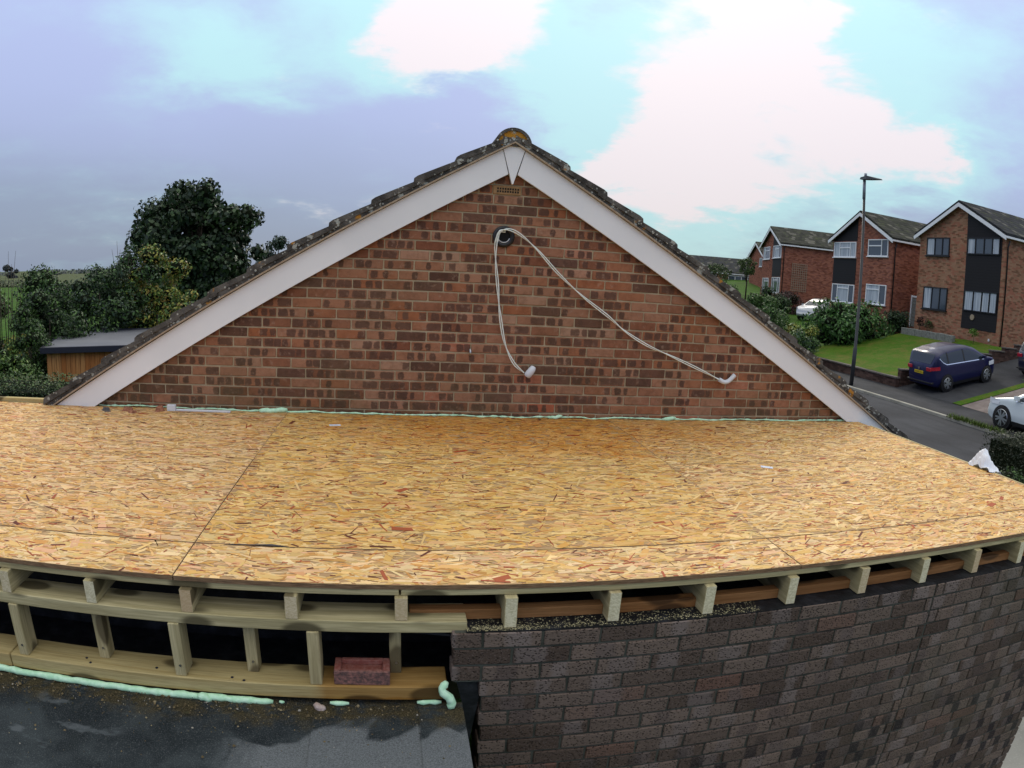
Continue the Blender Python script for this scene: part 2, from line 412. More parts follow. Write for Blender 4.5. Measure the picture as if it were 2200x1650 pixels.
mat('black_sheet', (.012, .013, .016), .55, spec=.3, fn=lambda t: (t.mix(t.noise(t.pos(), 14, 4, .6).ss(.45, .8), (.007, .008, .010), (.03, .032, .038)), t.bump(t.noise(t.pos(), 11, 3, .6), .5, .02)))
def f_foam(t):
    P = t.pos(); a = t.noise(P, 40, 3, .6)
    return t.mix(a.ss(.3, .7), (.45, .78, .50), (.62, .90, .66)), t.bump(a, .5, .008)
mat('foam', rough=.6, fn=f_foam, spec=.3)
mat('foam_pink', rough=.7, fn=lambda t: (t.mix(t.noise(t.pos(), 40, 3).ss(.3, .7), (.40, .30, .26), (.58, .50, .46)), t.bump(t.noise(t.pos(), 45, 3), .6, .01)))
def f_felt(t):
    P = t.pos(); x, y, z = t.xyz(P)
    f = t.noise(P, 190, 3, .85); m = t.noise(P, 5.2, 4, .6, .6); w = t.noise(P, 2.7, 3, .5, .4); dirt = t.noise(P, 11, 5, .65); r = t.rnd()
    c = t.mix(m.ss(.3, .75), (.020, .025, .028), (.048, .058, .062))
    dry = ((y * -1.0 - .235 + (w - .5) * .95) * 1.0).ss(-.015, .03) * (x + .62 + (m - .5) * .3).ss(-.05, .12)
    c = t.mix(dry * .9, c, t.mix(f.ss(.3, .7), (.085, .095, .10), (.20, .215, .225)))
    pale_felt = (t.noise(t.vadd(t.scale(P, 1, 2.2, 1), t.vec(4.0, 1.0, 0.0)), 4.4, 3, .6) - .56).ss(0, .1) * (x * -1.0 - .9).ss(0, .3)  # scattered paler patches of felt towards the left
    c = t.mix(pale_felt * .5, c, (.15, .17, .18))
    c = t.mix((f - .5).ss(0, .25) * .6, c, (.19, .205, .21))
    dd = (y + .20 + (dirt - .5) * .28).ss(-.02, .11) * (dirt - .36).ss(0, .2)
    c = t.mix(dd * .85, c, t.mix(f.ss(.35, .7), (.030, .026, .014), (.135, .105, .052)))
    return c, t.bump(f + dd * dirt * 2.5, .8, .005)
mat('felt', rough=1.0, fn=f_felt, spec=.03)
mat('crumb', rough=.95, fn=lambda t: (t.attr('col'), None))
mat('loose_brick', rough=.9, fn=lambda t: (t.mix(t.noise(t.pos(), 60, 4, .7).ss(.35, .7), t.mix((t.xyz(t.pos())[1] + .028).ss(-.008, .012), (.10, .062, .055), (.26, .075, .055)), (.33, .15, .12)), t.bump(t.noise(t.pos(), 90, 3, .7), .6, .006)))
mat('black_plastic', (.012, .012, .014), .38, spec=.5)
mat('cable_white', rough=.45, fn=lambda t: (t.mix(t.noise(t.pos(), 9, 2).ss(.3, .7), (.72, .77, .70), (.82, .86, .80)), None))
mat('white_plastic', (.66, .69, .72), .4, spec=.4)
mat('air_brick', rough=.9, fn=lambda t: (t.mix(t.noise(t.pos(), 40, 3).ss(.3, .7), (.26, .15, .065), (.36, .22, .105)), None))
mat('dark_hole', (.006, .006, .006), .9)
mat('steel', (.45, .46, .47), .35, 1.0)
mat('terracotta', rough=.9, fn=lambda t: (t.mix(t.noise(t.pos(), 40, 3).ss(.3, .7), (.20, .075, .04), (.36, .16, .09)), None))
mat('grey_chip', (.09, .085, .085), .9)
mat('paper', rough=.6, fn=lambda t: (t.mix(t.voro(t.scale(t.pos(), 1, 2.2, 1), 60).ss(.28, .34), (.10, .24, .60), (.66, .69, .74)), None))
mat('sheet_white', rough=.45, fn=lambda t: (t.mix(t.noise(t.pos(), 8, 2).ss(.3, .7), (.66, .70, .76), (.80, .82, .86)), None))
# ---- street
def f_asph(c1, c2, sc):
    def fn(t):
        P = t.pos(); a = t.noise(P, sc, 4, .6); b = t.noise(t.scale(P, 3, .35, 1), 1, 4, .6); f = t.noise(P, 55, 2, .8)
        c = t.mix(a.ss(.3, .7), c1, c2); c = t.mix((b - .45).ss(0, .25) * .4, c, tuple(k * .62 for k in c1))
        return t.mix((f - .5).ss(0, .3) * .3, c, tuple(k * 1.7 for k in c2)), t.bump(f, .3, .01)
    return fn
mat('asphalt', rough=.9, fn=f_asph((.036, .037, .041), (.056, .058, .064), .6), spec=.15)
mat('pavement_asphalt', rough=.9, fn=f_asph((.034, .035, .038), (.052, .053, .058), .9), spec=.15)
mat('kerb_stone', rough=.9, fn=f_asph((.24, .23, .19), (.34, .33, .28), 2))
mat('paving', rough=.85, fn=lambda t: (t.mix(t.noise(t.pos(), 2.2, 4, .7).ss(.3, .7), (.125, .098, .088), (.20, .165, .15)), t.bump(t.noise(t.pos(), 9, 2), .4, .02)))
mat('concrete', rough=.9, fn=f_asph((.21, .21, .19), (.30, .30, .27), .8))
def f_grass(c1, c2, c3):
    def fn(t):
        P = t.pos(); a = t.noise(P, .45, 4, .6); b = t.noise(P, 3.2, 4, .7); f = t.noise(P, 26, 3, .8)
        c = t.mix(a.ss(.35, .65), c1, c2); c = t.mix((b * .6 + t.noise(P, 1.1, 4, .65) * .6).ss(.50, .76) * .85, c, c3)
        return t.mix(f.ss(.3, .7) * .45, c, tuple(k * .45 for k in c1)), t.bump(f + b, .8, .05)
    return fn
mat('lawn_grass', rough=.9, fn=f_grass((.055, .145, .010), (.085, .165, .014), (.16, .15, .035)), spec=.1)
mat('rough_grass', rough=.95, fn=f_grass((.05, .125, .014), (.07, .15, .018), (.05, .08, .02)), spec=.1)
mat('field_grass', rough=.95, fn=f_grass((.085, .105, .048), (.115, .12, .062), (.075, .105, .04)), spec=.1)
mat('leaf', rough=.55, fn=lambda t: (t.attr('col'), None), spec=.35)
mat('dark_core', (.010, .014, .007), .95, spec=.05)  # near-black, standing in for the shade inside crowns and hedges
mat('bark', rough=.95, fn=lambda t: (t.mix(t.noise(t.scale(t.pos(), 6, 6, 1.2), 1, 4).ss(.3, .7), (.035, .026, .018), (.09, .07, .05)), None))
def f_hbrick(c1, c2, c3, mort):
    def fn(t):
        x, y, z = t.xyz(t.obj()); n = t.new('ShaderNodeTexBrick'); t.link(t.vec(x + y, z, 0.0), n.inputs['Vector'])
        n.inputs['Scale'].default_value = 1; n.inputs['Brick Width'].default_value = .225; n.inputs['Row Height'].default_value = .075; n.inputs['Mortar Size'].default_value = .006
        n.inputs['Color1'].default_value = (*c1, 1); n.inputs['Color2'].default_value = (*c2, 1); n.inputs['Mortar'].default_value = (*mort, 1)
        cell = t.white(t.vec(((x + y) / .225 + (z / .075).floor().mod(2.0) * .5).floor(), (z / .075).floor(), 1.0))
        c = t.mix(cell[0].gt(.62) * .75, n.outputs['Color'], c3); c = t.mix(cell[1].gt(.8) * .6, c, tuple(k * .35 for k in c1))
        big = t.noise(t.obj(), .7, 4, .6)
        return t.mix((big - .4).ss(0, .3) * .3, c, tuple(k * .6 for k in c1)), None
    return fn
mat('house_brick_red', rough=.9, fn=f_hbrick((.28, .095, .056), (.36, .135, .085), (.20, .08, .062), (.25, .17, .13)), spec=.1)
mat('house_brick_tan', rough=.9, fn=f_hbrick((.29, .15, .085), (.37, .20, .12), (.33, .125, .08), (.30, .22, .16)), spec=.1)
def f_tiles(c1, c2):
    def fn(t):
        x, y, z = t.xyz(t.obj()); row = (z / .17).floor(); cell = t.white(t.vec((x / .30 + row.mod(2.0) * .5).floor(), row, 2.0))
        a = t.noise(t.obj(), 2.2, 5, .7); fr = (z / .17) - row
        c = t.mix(cell[0], c1, c2); c = t.mix((a - .5).ss(0, .15) * .6, c, (.085, .10, .045)); c = t.mix(cell[1].gt(.88) * .5, c, (.20, .19, .16))
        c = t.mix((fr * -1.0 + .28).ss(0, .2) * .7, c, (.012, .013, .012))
        return c, t.bump(fr, .8, .04)
    return fn
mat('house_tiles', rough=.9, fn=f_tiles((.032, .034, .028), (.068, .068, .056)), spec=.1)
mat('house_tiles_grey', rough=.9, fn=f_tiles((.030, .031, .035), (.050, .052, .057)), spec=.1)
mat('clad_black', rough=.7, fn=lambda t: (t.mix((t.xyz(t.obj())[2] / .14).mod(1.0).ss(.0, .14), (.004, .004, .004), (.013, .012, .014)), None), spec=.3)
mat('frame_white', (.78, .80, .82), .35)
mat('frame_black', (.012, .012, .014), .4)
mat('glass', (.055, .075, .10), .06, spec=1.0)
mat('curtain', rough=.8, fn=lambda t: (t.mix(t.noise(t.scale(t.obj(), 9, 14, .6), 1, 2).ss(.3, .7), (.28, .33, .40), (.52, .57, .62)), None))
mat('lamp_metal', (.018, .020, .024), .45, spec=.4)
mat('lamp_grey', (.20, .22, .26), .4, .3)
def f_clad(t):
    P = t.obj(); r = t.rnd(); g = t.noise(t.vadd(t.scale(P, 30, 30, 2.0), t.vec(r * 30.0, r * 11.0, r * 5.0)), 1, 4, .6)
    c = t.mix(r, (.40, .15, .045), (.58, .30, .115)); return t.mix(g.ss(.4, .7) * .6, c, (.17, .058, .022)), None
mat('shed_plank', rough=.8, fn=f_clad, spec=.15)
mat('shed_roof', rough=.5, fn=lambda t: (t.mix(t.noise(t.pos(), .8, 4, .6).ss(.3, .7), (.125, .13, .15), (.17, .175, .195)), None), spec=.4)
mat('shed_trim', (.018, .020, .034), .45, spec=.4)
mat('car_blue', (.006, .008, .055), .35, .1, coat=.4); mat('car_white', (.70, .78, .80), .3, coat=.6); mat('car_red', (.30, .012, .018), .3, .2, coat=.7)
mat('car_dark', (.02, .022, .045), .3, .2, coat=.7); mat('car_silver', (.36, .39, .42), .35, .3, coat=.4)
mat('car_glass', (.014, .022, .028), .06, spec=.6); mat('car_trim', (.012, .012, .013), .6); mat('tyre', (.012, .012, .012), .85)
mat('rim', (.50, .53, .56), .3, .9); mat('tail_light', (.42, .012, .03), .2, spec=.7, coat=.5); mat('head_light', (.70, .74, .78), .12, spec=.8); mat('chrome', (.75, .76, .77), .15, 1.0)
mat('plate_yellow', rough=.5, fn=lambda t: (t.mix(((t.xyz(t.obj())[1] / .068).mod(1.0) - .5).abs().ss(.30, .36), (.05, .04, .02), (.62, .46, .02)), None))
mat('plate_flat', (.62, .46, .02), .5); mat('plate_ink', (.03, .03, .03), .6)
mat('trellis', (.34, .27, .19), .9); mat('block_grey', rough=.95, fn=f_mort((.15, .155, .14), (.24, .245, .225)))
mat('lawn_wall', rough=.95, fn=f_hbrick((.085, .05, .04), (.13, .078, .062), (.06, .04, .035), (.09, .075, .062)), spec=.1)
mat('coping', rough=.9, fn=f_mort((.075, .065, .058), (.13, .115, .10)))

# ------------------------------------------------------------------ our house: gable wall with bargeboards and verge tiles
AX, AZ, SL, WY = .765, 1.86, .578, 2.82            # apex x, apex height of board underside, slope, wall plane
BH = .213                                          # vertical height of the bargeboard
gh = empty('gable_house', (AX, WY, -2.6))
tag(gh, 'brick gable end with white bargeboards and mossy tiled verge behind the chipboard deck', 'house')
def local(o, e):                                   # keep world coordinates while parented to an unrotated empty
    o.location = -Vector(e.location); return o
XL, XR = AX - 3.62, AX + 4.15
ztop = lambda x: AZ + BH * .55 - SL * abs(x - AX)
wall = MB().prism([(XL + .25, -2.6), (XR - .2, -2.6), (XR - .2, ztop(XR - .2)), (AX, ztop(AX)), (XL + .25, ztop(XL + .25))], WY, WY + .22).obj('gable_wall', 'mortar_gable', gh); local(wall, gh)
proto = [MB().cbox(-.1075, .1075, 0, .09, 0, .065, .0045, .0016).obj('brick', 'brick_gable') for _ in range(5)]
for o in proto: COL.objects.unlink(o)
bricks = []
for k in range(-2, 25):
    z0 = GZ0 + k * .075 + .005
    half = (AZ + BH * .62 - (z0 + .065)) / SL
    if half < .06: continue
    off = (k % 2) * .1125
    i0 = math.floor((AX - half - GX0 + off) / .225); i1 = math.floor((AX + half - GX0 + off) / .225)
    for i in range(i0, i1 + 1):
        a = GX0 - off + i * .225 + .005; b = a + .215
        a, b = max(a, AX - half), min(b, AX + half)
        if b - a < .03: continue
        bricks.append((a, b, z0))
vent = (AX - .03, 1.723)                           # air brick position
vis = []
for a, b, z0 in bricks:
    if a < vent[0] + .105 and b > vent[0] - .105 and abs(z0 + .0325 - vent[1]) < .045:
        # trim the courses round the air brick
        for (p, q) in ((a, min(b, vent[0] - .112)), (max(a, vent[0] + .112), b)):
            if q - p > .03: vis.append((p, q, z0))
    else: vis.append((a, b, z0))
def showing(a, b, z0):                             # share of the brick below the board and above the deck
    lim = AZ - SL * abs((a + b) / 2 - AX)
    return min(z0 + .065, lim) - max(z0, 0)
vis.sort(key=lambda q: -showing(*q) * (q[1] - q[0]))
one, rest = vis[:300], vis[300:]
dpos = lambda e, p: Vector(p) - Vector(e.location)
for a, b, z0 in one:
    o = share(random.choice(proto), 'brick', wall, ((a + b) / 2, WY - .005 - random.uniform(0, .003), z0), ((b - a) / .215, 1, 1))
mb = MB()
for a, b, z0 in rest: mb.cbox(a, b, WY - .006, WY + .05, z0, z0 + .065, .004, .001)
tag(mb.obj('brick_courses', 'brick_gable', wall), kind='stuff')
# duct sleeve goes through at (0.73, 1.37)
vb = MB().cbox(vent[0] - .106, vent[0] + .106, WY - .012, WY + .04, vent[1] - .034, vent[1] + .034, .003).obj('air_brick', 'air_brick', gh); local(vb, gh)
hm = MB()
for r_ in range(2):
    for c_ in range(9):
        hx = vent[0] - .076 + c_ * .019; hz = vent[1] - .019 + r_ * .021
        hm.box(hx, hx + .012, WY - .0135, WY - .010, hz, hz + .014)
hm.obj('air_hole', 'dark_hole', vb)
# bargeboards (left, right) and the centre wedge
BY0, BY1 = 2.765, 2.79
def slope_prism(side, xa, xb, lo, hi, y0, y1, name, m, parent, cut=None):
    # band between lower line AZ+lo and upper line AZ+hi, from distance xa to xb off the apex on one side
    s = side
    poly = [(AX + s * xa, AZ + lo - SL * xa), (AX + s * xb, AZ + lo - SL * xb), (AX + s * xb, AZ + hi - SL * xb), (AX + s * xa, AZ + hi - SL * xa)]
    if cut is not None: poly = cut(poly)
    o = MB().prism(poly, y0, y1).obj(name, m, parent); return local(o, gh)
lim = lambda z: (AZ - z) / SL
slo, shi = lim(-.012), lim(-.012) + BH / SL
# left board with a level foot just above the deck
for s, zf in ((-1, -.016), (1, .004)):
    xa0, xa1 = .035, .085
    xo_lo = (AZ - zf) / SL; xo_hi = (AZ + BH - zf) / SL
    if s < 0:
        poly = [(AX + s * xa0, AZ - SL * xa0), (AX + s * xo_lo, zf), (AX + s * xo_hi, zf - .006), (AX + s * xa1, AZ + BH - SL * xa1)]
    else:
        poly = [(AX + xa0, AZ - SL * xa0), (AX + xo_lo, zf), (AX + xo_lo + .14, zf - .004), (AX + xo_lo + .14, -.20), (AX + 4.09, -.36), (AX + 4.09, AZ + BH - SL * 4.09), (AX + xa1, AZ + BH - SL * xa1)]
    local(MB().prism(poly, BY0, BY1).obj('bargeboard', 'white_board', gh), gh)
local(MB().prism([(AX - .082, AZ + BH - SL * .082), (AX - .006, AZ - .094), (AX + .004, AZ - .094), (AX + .080, AZ + BH - SL * .080), (AX, AZ + BH)], BY0 - .006, BY1).obj('centre_wedge', 'white_board', gh), gh)
for s in (-1, 1):
    end = 3.66 if s < 0 else 4.10
    slope_prism(s, .0, end, +.006, .0 + BH - .02, BY1 + .001, WY - .012, 'dark_gap_strip', 'dark_hole', gh)  # near-black strip standing in for the shade behind the board
    slope_prism(s, .0, end, BH + .003, BH + .016, BY0 - .03, WY + .1, 'undercloak', 'undercloak', gh)
    # bedding mortar, lumpy
    n = 120; v = []; f = []
    for i in range(n + 1):
        x = end * i / n; zl = AZ + BH + .017 - SL * x; th = .050 + .003 * math.sin(i * 1.7) * random.random()
        yy = BY0 - .018 + random.uniform(-.006, .006)
        v += [(AX + s * x, yy, zl), (AX + s * x, yy + random.uniform(-.004, .004), zl + th), (AX + s * x, WY + .1, zl + th), (AX + s * x, WY + .1, zl)]
    for i in range(n):
        a = i * 4
        for q in range(4): f.append((a + q, a + (q + 1) % 4, a + 4 + (q + 1) % 4, a + 4 + q))
    f += [(0, 1, 2, 3), tuple(n * 4 + q for q in range(4))]
    local(MB().add(v, f).obj('bedding_mortar', 'roof_concrete', gh), gh)
    # verge tiles, lowest to highest, each nose stepping over the one below
    pitch = math.atan(SL); g = .30
    first = .43
    nt = int((end - first) / g) + 2
    for i in range(nt):
        xn = first + i * g                                   # nose distance from the apex
        if xn > end + .03: xn = end + .03
        Lh = g + .08
        x1 = max(xn - Lh, .02)
        zn = AZ + BH + .045 - SL * xn + .020; zt = AZ + BH + .045 - SL * x1 - .006
        j = lambda: random.uniform(-.003, .003)
        th = .046
        poly = [(xn, zn + j()), (xn - .004, zn + th + j()), (xn - .03, zn + th + .004 + SL * .03), (x1, zt + th * .75), (x1, zt)]
        poly = [(AX + s * a, b) for a, b in poly]
        local(MB().prism(poly, BY0 - .028 + j(), BY0 + .36).obj('verge_tile', 'roof_concrete', gh), gh)
    # the tiled slope running back from the verge
    slope_prism(s, .0, end, BH + .05, BH + .085, BY0 + .36, 12.0, 'roof_slope', 'roof_concrete', gh)
# ridge tile and its mortar plug
pr = []; RC = (.752, 2.052)
n = 18
outer = [(RC[0] + .140 * math.cos(math.pi * i / n), RC[1] + .141 * math.sin(math.pi * i / n)) for i in range(n + 1)]
inner = [(RC[0] + .118 * math.cos(math.pi * i / n), RC[1] + .119 * math.sin(math.pi * i / n)) for i in reversed(range(n + 1))]
local(MB().prism(outer + inner, BY0 - .032, BY0 + .44).obj('ridge_tile', 'roof_concrete', gh), gh)
local(MB().prism(inner, BY0 - .02, BY0 + .3).obj('ridge_mortar', 'ridge_mortar', gh), gh)

# ------------------------------------------------------------------ flat roof deck: boards, battens, joists
deck = empty('roof_deck', (0.4, 1.4, -.2)); tag(deck, 'flat roof deck of pale chipboard sheets laid on timber joists', 'roof deck')
def dl(o): o.location = -Vector(deck.location); return o
xcols = [-4.75, -3.29, -.847, 1.634, 4.13]; yrows = [-.012, .302, 1.523, 2.812]
PAL = np.array([(.72, .50, .22), (.68, .43, .15), (.62, .355, .095), (.66, .39, .19), (.74, .53, .26), (.56, .28, .07), (.60, .31, .13), (.13, .036, .018), (.38, .095, .034), (.66, .425, .145)])
def strands(x0, x1, y0, y1, tint, parent, dens=3000):
    A = (x1 - x0) * (y1 - y0); n = int(A * dens)
    L = np.exp(rng.normal(math.log(.068), .5, n)).clip(.02, .17); wd = np.exp(rng.normal(math.log(.0125), .55, n)).clip(.003, .036)
    wd = np.minimum(wd, L * .6)
    ang = np.where(rng.random(n) < .75, rng.normal(0, .36, n), rng.uniform(-1.5, 1.5, n)); cx = rng.uniform(x0, x1, n); cy_ = rng.uniform(y0, y1, n); zb = rng.uniform(.0003, .0016, n)
    ci = rng.choice(len(PAL), n, p=[.18, .19, .12, .07, .14, .06, .05, .04, .08, .07])
    dark = ci == 7; dark2 = ci == 8
    wd[dark | dark2] *= .38; L[dark | dark2] *= .62; zb[dark | dark2] = .0016 + rng.uniform(0, .0003, (dark | dark2).sum())
    big = rng.random(n) < .008; wd[big] = rng.uniform(.02, .034, big.sum()); L[big] = rng.uniform(.05, .10, big.sum())
    c, s_ = np.cos(ang), np.sin(ang)
    corner = np.array([(-.5, -.5), (.5, -.5), (.5, .5), (-.5, .5)])
    sk = rng.normal(0, .12, (n, 4, 2))
    lx = (corner[None, :, 0] + sk[:, :, 0] * .6) * L[:, None]; ly = (corner[None, :, 1] + sk[:, :, 1]) * wd[:, None]
    X = (cx[:, None] + lx * c[:, None] - ly * s_[:, None]).clip(x0 + .001, x1 - .001); Y = (cy_[:, None] + lx * s_[:, None] + ly * c[:, None]).clip(y0 + .001, y1 - .001)
    tl = rng.normal(0, .00012, (n, 4)); Z = zb[:, None] + tl
    vv = np.stack([X, Y, Z], 2).reshape(-1, 3); ff = np.arange(n * 4).reshape(-1, 4)
    cols = PAL[ci] * rng.normal(1, .09, (n, 1)) * (1 + rng.normal(0, .025, (n, 3))) * np.array(tint) * .95
    return tag(npmesh('wood_strand', vv, ff, 'osb_strand', parent, cols.clip(.01, .9)), kind='stuff')
jg = lambda ri, j: {2: (.0022, .002, .0006), 3: (.0022, .0004, .001)}.get(j, (.001, .001, .001))[ri]
for ri in range(3):
    for ci in range(4):
        x0, x1, y0, y1 = xcols[ci] + jg(ri, ci), xcols[ci + 1] - jg(ri, ci + 1), yrows[ri] + (.004 if ri == 1 else .0012), yrows[ri + 1] - (.003 if ri == 0 else .001)
        b = MB().box(x0, x1, y0, y1, -.018, 0).obj('chipboard_sheet', 'osb_base', deck); dl(b)
        b.data.materials.append(MATS['osb_edge'])
        for p in b.data.polygons:
            if abs(p.normal.z) < .5: p.material_index = 1
        tint = [(1.0, .97, 1.05), (1.0, .97, 1.05), (.98, .94, .80), (1.0, 1.0, 1.02)][ci] if ri else (1.03, 1.04, 1.12)
        strands(x0, x1, y0, y1, tint, b, 2300 if ri == 0 else 2000)
# battens under the front edge
for a, b in ((-4.7, -.005), (.0, 4.1)): dl(MB().cbox(a, b - .003, -.006, .085, -.0445, -.0185, .002).obj('edge_batten', 'timber_x', deck))
JX = [(i - 4) * .4 for i in range(-4, 14)]
for i, x in enumerate(JX):
    low = -.140 if x < .1 else -.171
    o = MB().cbox(x - .0235, x + .0235, -.030 + random.uniform(-.004, .004), 2.78, low, -.0455, .002).obj('joist', 'timber_y', deck); dl(o)
    o.data.materials.append(MATS['timber_end'])
    for p in o.data.polygons:
        if p.normal.y < -.9: p.material_index = 1
# wall plate seen between the joists on the brick wall
for k in range(12):
    x = .03 if k == 0 else .4235 + (k - 1) * .4
    x1 = (.3765 if k == 0 else .3765 + k * .4)
    dl(MB().cbox(x, min(x1, 4.0), .036, .085, -.1715, -.128, .003).obj('wall_plate', 'timber_orange', deck))
    if x1 > 3.9: break
# batten upstand along the back of the deck left of the gable, right edge trim
dl(MB().cbox(-4.7, -2.80, 2.82, 2.87, -.018, .032, .003).obj('edge_upstand', 'timber_sill', deck))
dl(MB().cbox(4.131, 4.15, -.012, 2.6, -.06, .004, .002).obj('edge_trim', 'timber_y', deck))

# ------------------------------------------------------------------ timber stud frame under the deck
fr = empty('stud_frame', (-.75, .03, -.487)); tag(fr, 'pale timber stud frame with head plate, studs and sill under the deck edge', 'timber frame')
def fl(o): o.location = -Vector(fr.location); return o
fl(MB().cbox(-4.7, .240, -.032, .115, -.189, -.1405, .003).obj('head_plate', 'timber_x', fr))
fl(MB().cbox(-1.655, .172, -.047, .10, -.487, -.4255, .003).obj('sill_plate', 'timber_sill', fr))
fl(MB().cbox(-4.7, -1.659, -.050, .10, -.487, -.4255, .003).obj('sill_plate', 'timber_sill', fr))
for x, y in ((-1.975, .02), (-1.585, -.038), (-1.222, .026), (-.864, -.038), (-.583, .028), (-.327, -.040), (-.024, .052)):
    st = MB().cbox(x - .0225, x + .0225, y, y + (.095 if y < 0 else .068), -.4258, -.1885, .003).obj('stud', 'timber_z', fr); fl(st)
    if y > 0 or x < -.5:
        MB().cyl((x + .004, y - .001, -.375), (0, -1, 0), .005, .003, 10).obj('screw_head', 'steel', st)
sc_ = [(-.98, .0, -.4253), (-.66, -.02, -.4253), (-.61, -.035, -.4253), (-1.30, .01, -.4253), (-1.27, -.02, -.4253)]
for p in sc_: fl(MB().cyl(p, (0, 0, 1), .006, .002, 10).obj('screw_head', 'shed_trim', fr))

# ------------------------------------------------------------------ black flap, and black sheets added to darken the gap behind the studs
mem = empty('flap_dark_backing', (-1, .5, -.6)); tag(mem, 'hanging black plastic flap, with added black sheets darkening the gap behind the timber studs', 'membrane')
def ml(o): o.location = -Vector(mem.location); return o
ml(MB().box(-4.7, .30, .40, .41, -.70, -.19).obj('dark_backing', 'black_sheet', mem))  # added black sheet standing in for the unlit void
ml(MB().box(-4.7, .30, .101, .40, -.50, -.49).obj('dark_floor', 'black_sheet', mem))  # added black sheet closing the dark void from below
ml(MB().add([(-.12, .10, -.1895), (.24, .02, -.1905), (.22, -.02, -.215), (-.08, .07, -.235), (-.12, .11, -.2), (.24, .03, -.2)], [(0, 1, 2, 3), (4, 5, 2, 3), (0, 1, 5, 4)]).obj('flap', 'black_sheet', mem))
# ------------------------------------------------------------------ brick wall below the deck
bw = empty('extension_wall', (2.0, 0, -2.6)); tag(bw, 'dark pitted brick wall of the extension below the deck joists', 'wall')
def wl(o): o.location = -Vector(bw.location); return o
FY = -.059; FZ = -.172
core = wl(MB().box(.30, 3.852, FY + .007, FY + .22, -2.6, FZ - .006).obj('mortar_core', 'mortar_front', bw))
wl(MB().box(.194, .30, FY + .007, FY + .12, FZ - .228, FZ - .006).obj('mortar_core', 'mortar_front', bw))
wl(MB().box(3.70, 3.853, FY + .22, 2.6, -2.6, FZ - .006).obj('return_wall', 'brick_front', bw))
fproto = [MB().cbox(-.1075, .1075, 0, .09, 0, .065, .0035, .0018).obj('brick', 'brick_front') for _ in range(5)]
for o in fproto: COL.objects.unlink(o)
todo = []
for k in range(1, 33):
    z0 = FZ - k * .075 + .005; off = ((-k) % 2) * .1125
    for i in range(-1, 18):
        a = .184 - off + i * .225 + .005; b = a + .215
        a = max(a, .184 if k <= 3 else .292); b = min(b, 3.86)
        if b - a < .035: continue
        if a < 2.485 < b:                          # the straight movement joint
            if 2.478 - a > .03: todo.append((a, 2.478, z0, k))
            if b - 2.492 > .03: todo.append((2.492, b, z0, k))
        else: todo.append((a, b, z0, k))
def fvis(q):
    a, b, z0, k = q; x = (a + b) / 2
    limz = -.85 - max(0, x - .3) * .16 if x < 2.5 else -1.2 - (x - 2.5) * .5
    return z0 > limz - .12
seen = [q for q in todo if fvis(q)]; seen.sort(key=lambda q: math.hypot((q[0] + q[1]) / 2, q[2] - 1.1)); hid = [q for q in todo if not fvis(q)] + seen[300:]
for a, b, z0, k in seen[:300]:
    share(random.choice(fproto), 'brick', core, ((a + b) / 2 , FY + random.uniform(-.0025, .002), z0), ((b - a) / .215, 1, 1))
mb = MB()
for a, b, z0, k in hid: mb.cbox(a, b, FY, FY + .05, z0, z0 + .065, .004)
tag(mb.obj('brick_courses', 'brick_front', core), kind='stuff')
wl(MB().box(.235, 3.84, FY + .003, .30, FZ - .0058, FZ - .001).obj('damp_course', 'black_sheet', bw))
# sawdust lying on the damp course
n = 2600
cx = np.concatenate([rng.normal(.36, .09, 500), rng.uniform(.25, 1.45, n - 500)]).clip(.24, 1.5); cy_ = rng.uniform(-.050, .06, n); cy_[:1300] = rng.normal(-.035, .012, 1300).clip(-.054, .05)
ok = np.ones(n, bool)
for x in JX: ok &= ~((abs(cx - x) < .025) & (cy_ > -.034))
cx, cy_ = cx[ok], cy_[ok]; n = len(cx); sz = rng.uniform(.001, .0032, n); an = rng.uniform(0, 6.28, n)
vv = np.stack([np.stack([cx + sz * np.cos(an + k * 2.1) * (1.8 if k == 0 else 1), cy_ + sz * np.sin(an + k * 2.1), np.full(n, FZ + .0008) + rng.uniform(0, .003, n)], 1) for k in range(3)], 1).reshape(-1, 3)
tag(npmesh('sawdust', vv, np.arange(n * 3).reshape(-1, 3), 'crumb', None, np.array([(.50, .45, .26)]) * rng.uniform(.5, 1.1, (n, 1))), 'pale sawdust scattered on the black wall top between the joists', 'sawdust', kind='stuff')

# ------------------------------------------------------------------ lower felt roof in the foreground
fe = empty('felt_roof', (-1, -1, -.5)); tag(fe, 'lower flat roof of dark mineral felt with pale dry patches and dirt', 'felt roof')
def sheet(x0, x1, z, name='felt_sheet', y0=-2.9, y1=.105):
    nx, ny = 24, 60; v = []; f = []
    for j in range(ny + 1):
        for i in range(nx + 1):
            x = x0 + (x1 - x0) * i / nx; y = y0 + (y1 - y0) * j / ny
            v.append((x, y, z + .02 * (y + .03) + .0025 * math.sin(x * 9 + y * 4) + .002 * math.sin(y * 21 + x * 5)))
    for j in range(ny):
        for i in range(nx): a = j * (nx + 1) + i; f.append((a, a + 1, a + nx + 2, a + nx + 1))
    o = MB().add(v, f).obj(name, 'felt', fe, True); o.location = -Vector(fe.location); return o
sheet(-4.7, -.318, -.512); sheet(-.337, .078, -.507); sheet(.060, .228, -.502, y1=-.05)
o = MB().box(-4.7, .222, -2.9, .1, -.72, -.60).obj('roof_board', 'osb_edge', fe); o.location = -Vector(fe.location)
o = MB().add([(.228, -2.9, -.553), (.228, -.05, -.502), (.205, -.035, -.41), (.285, -.035, -.405), (.292, -.045, -.49), (.25, -.06, -.75), (.24, -2.9, -.78)], [(0, 1, 5, 6), (1, 2, 3, 4), (1, 4, 5)]).obj('edge_flashing', 'black_sheet', fe); o.location = -Vector(fe.location)
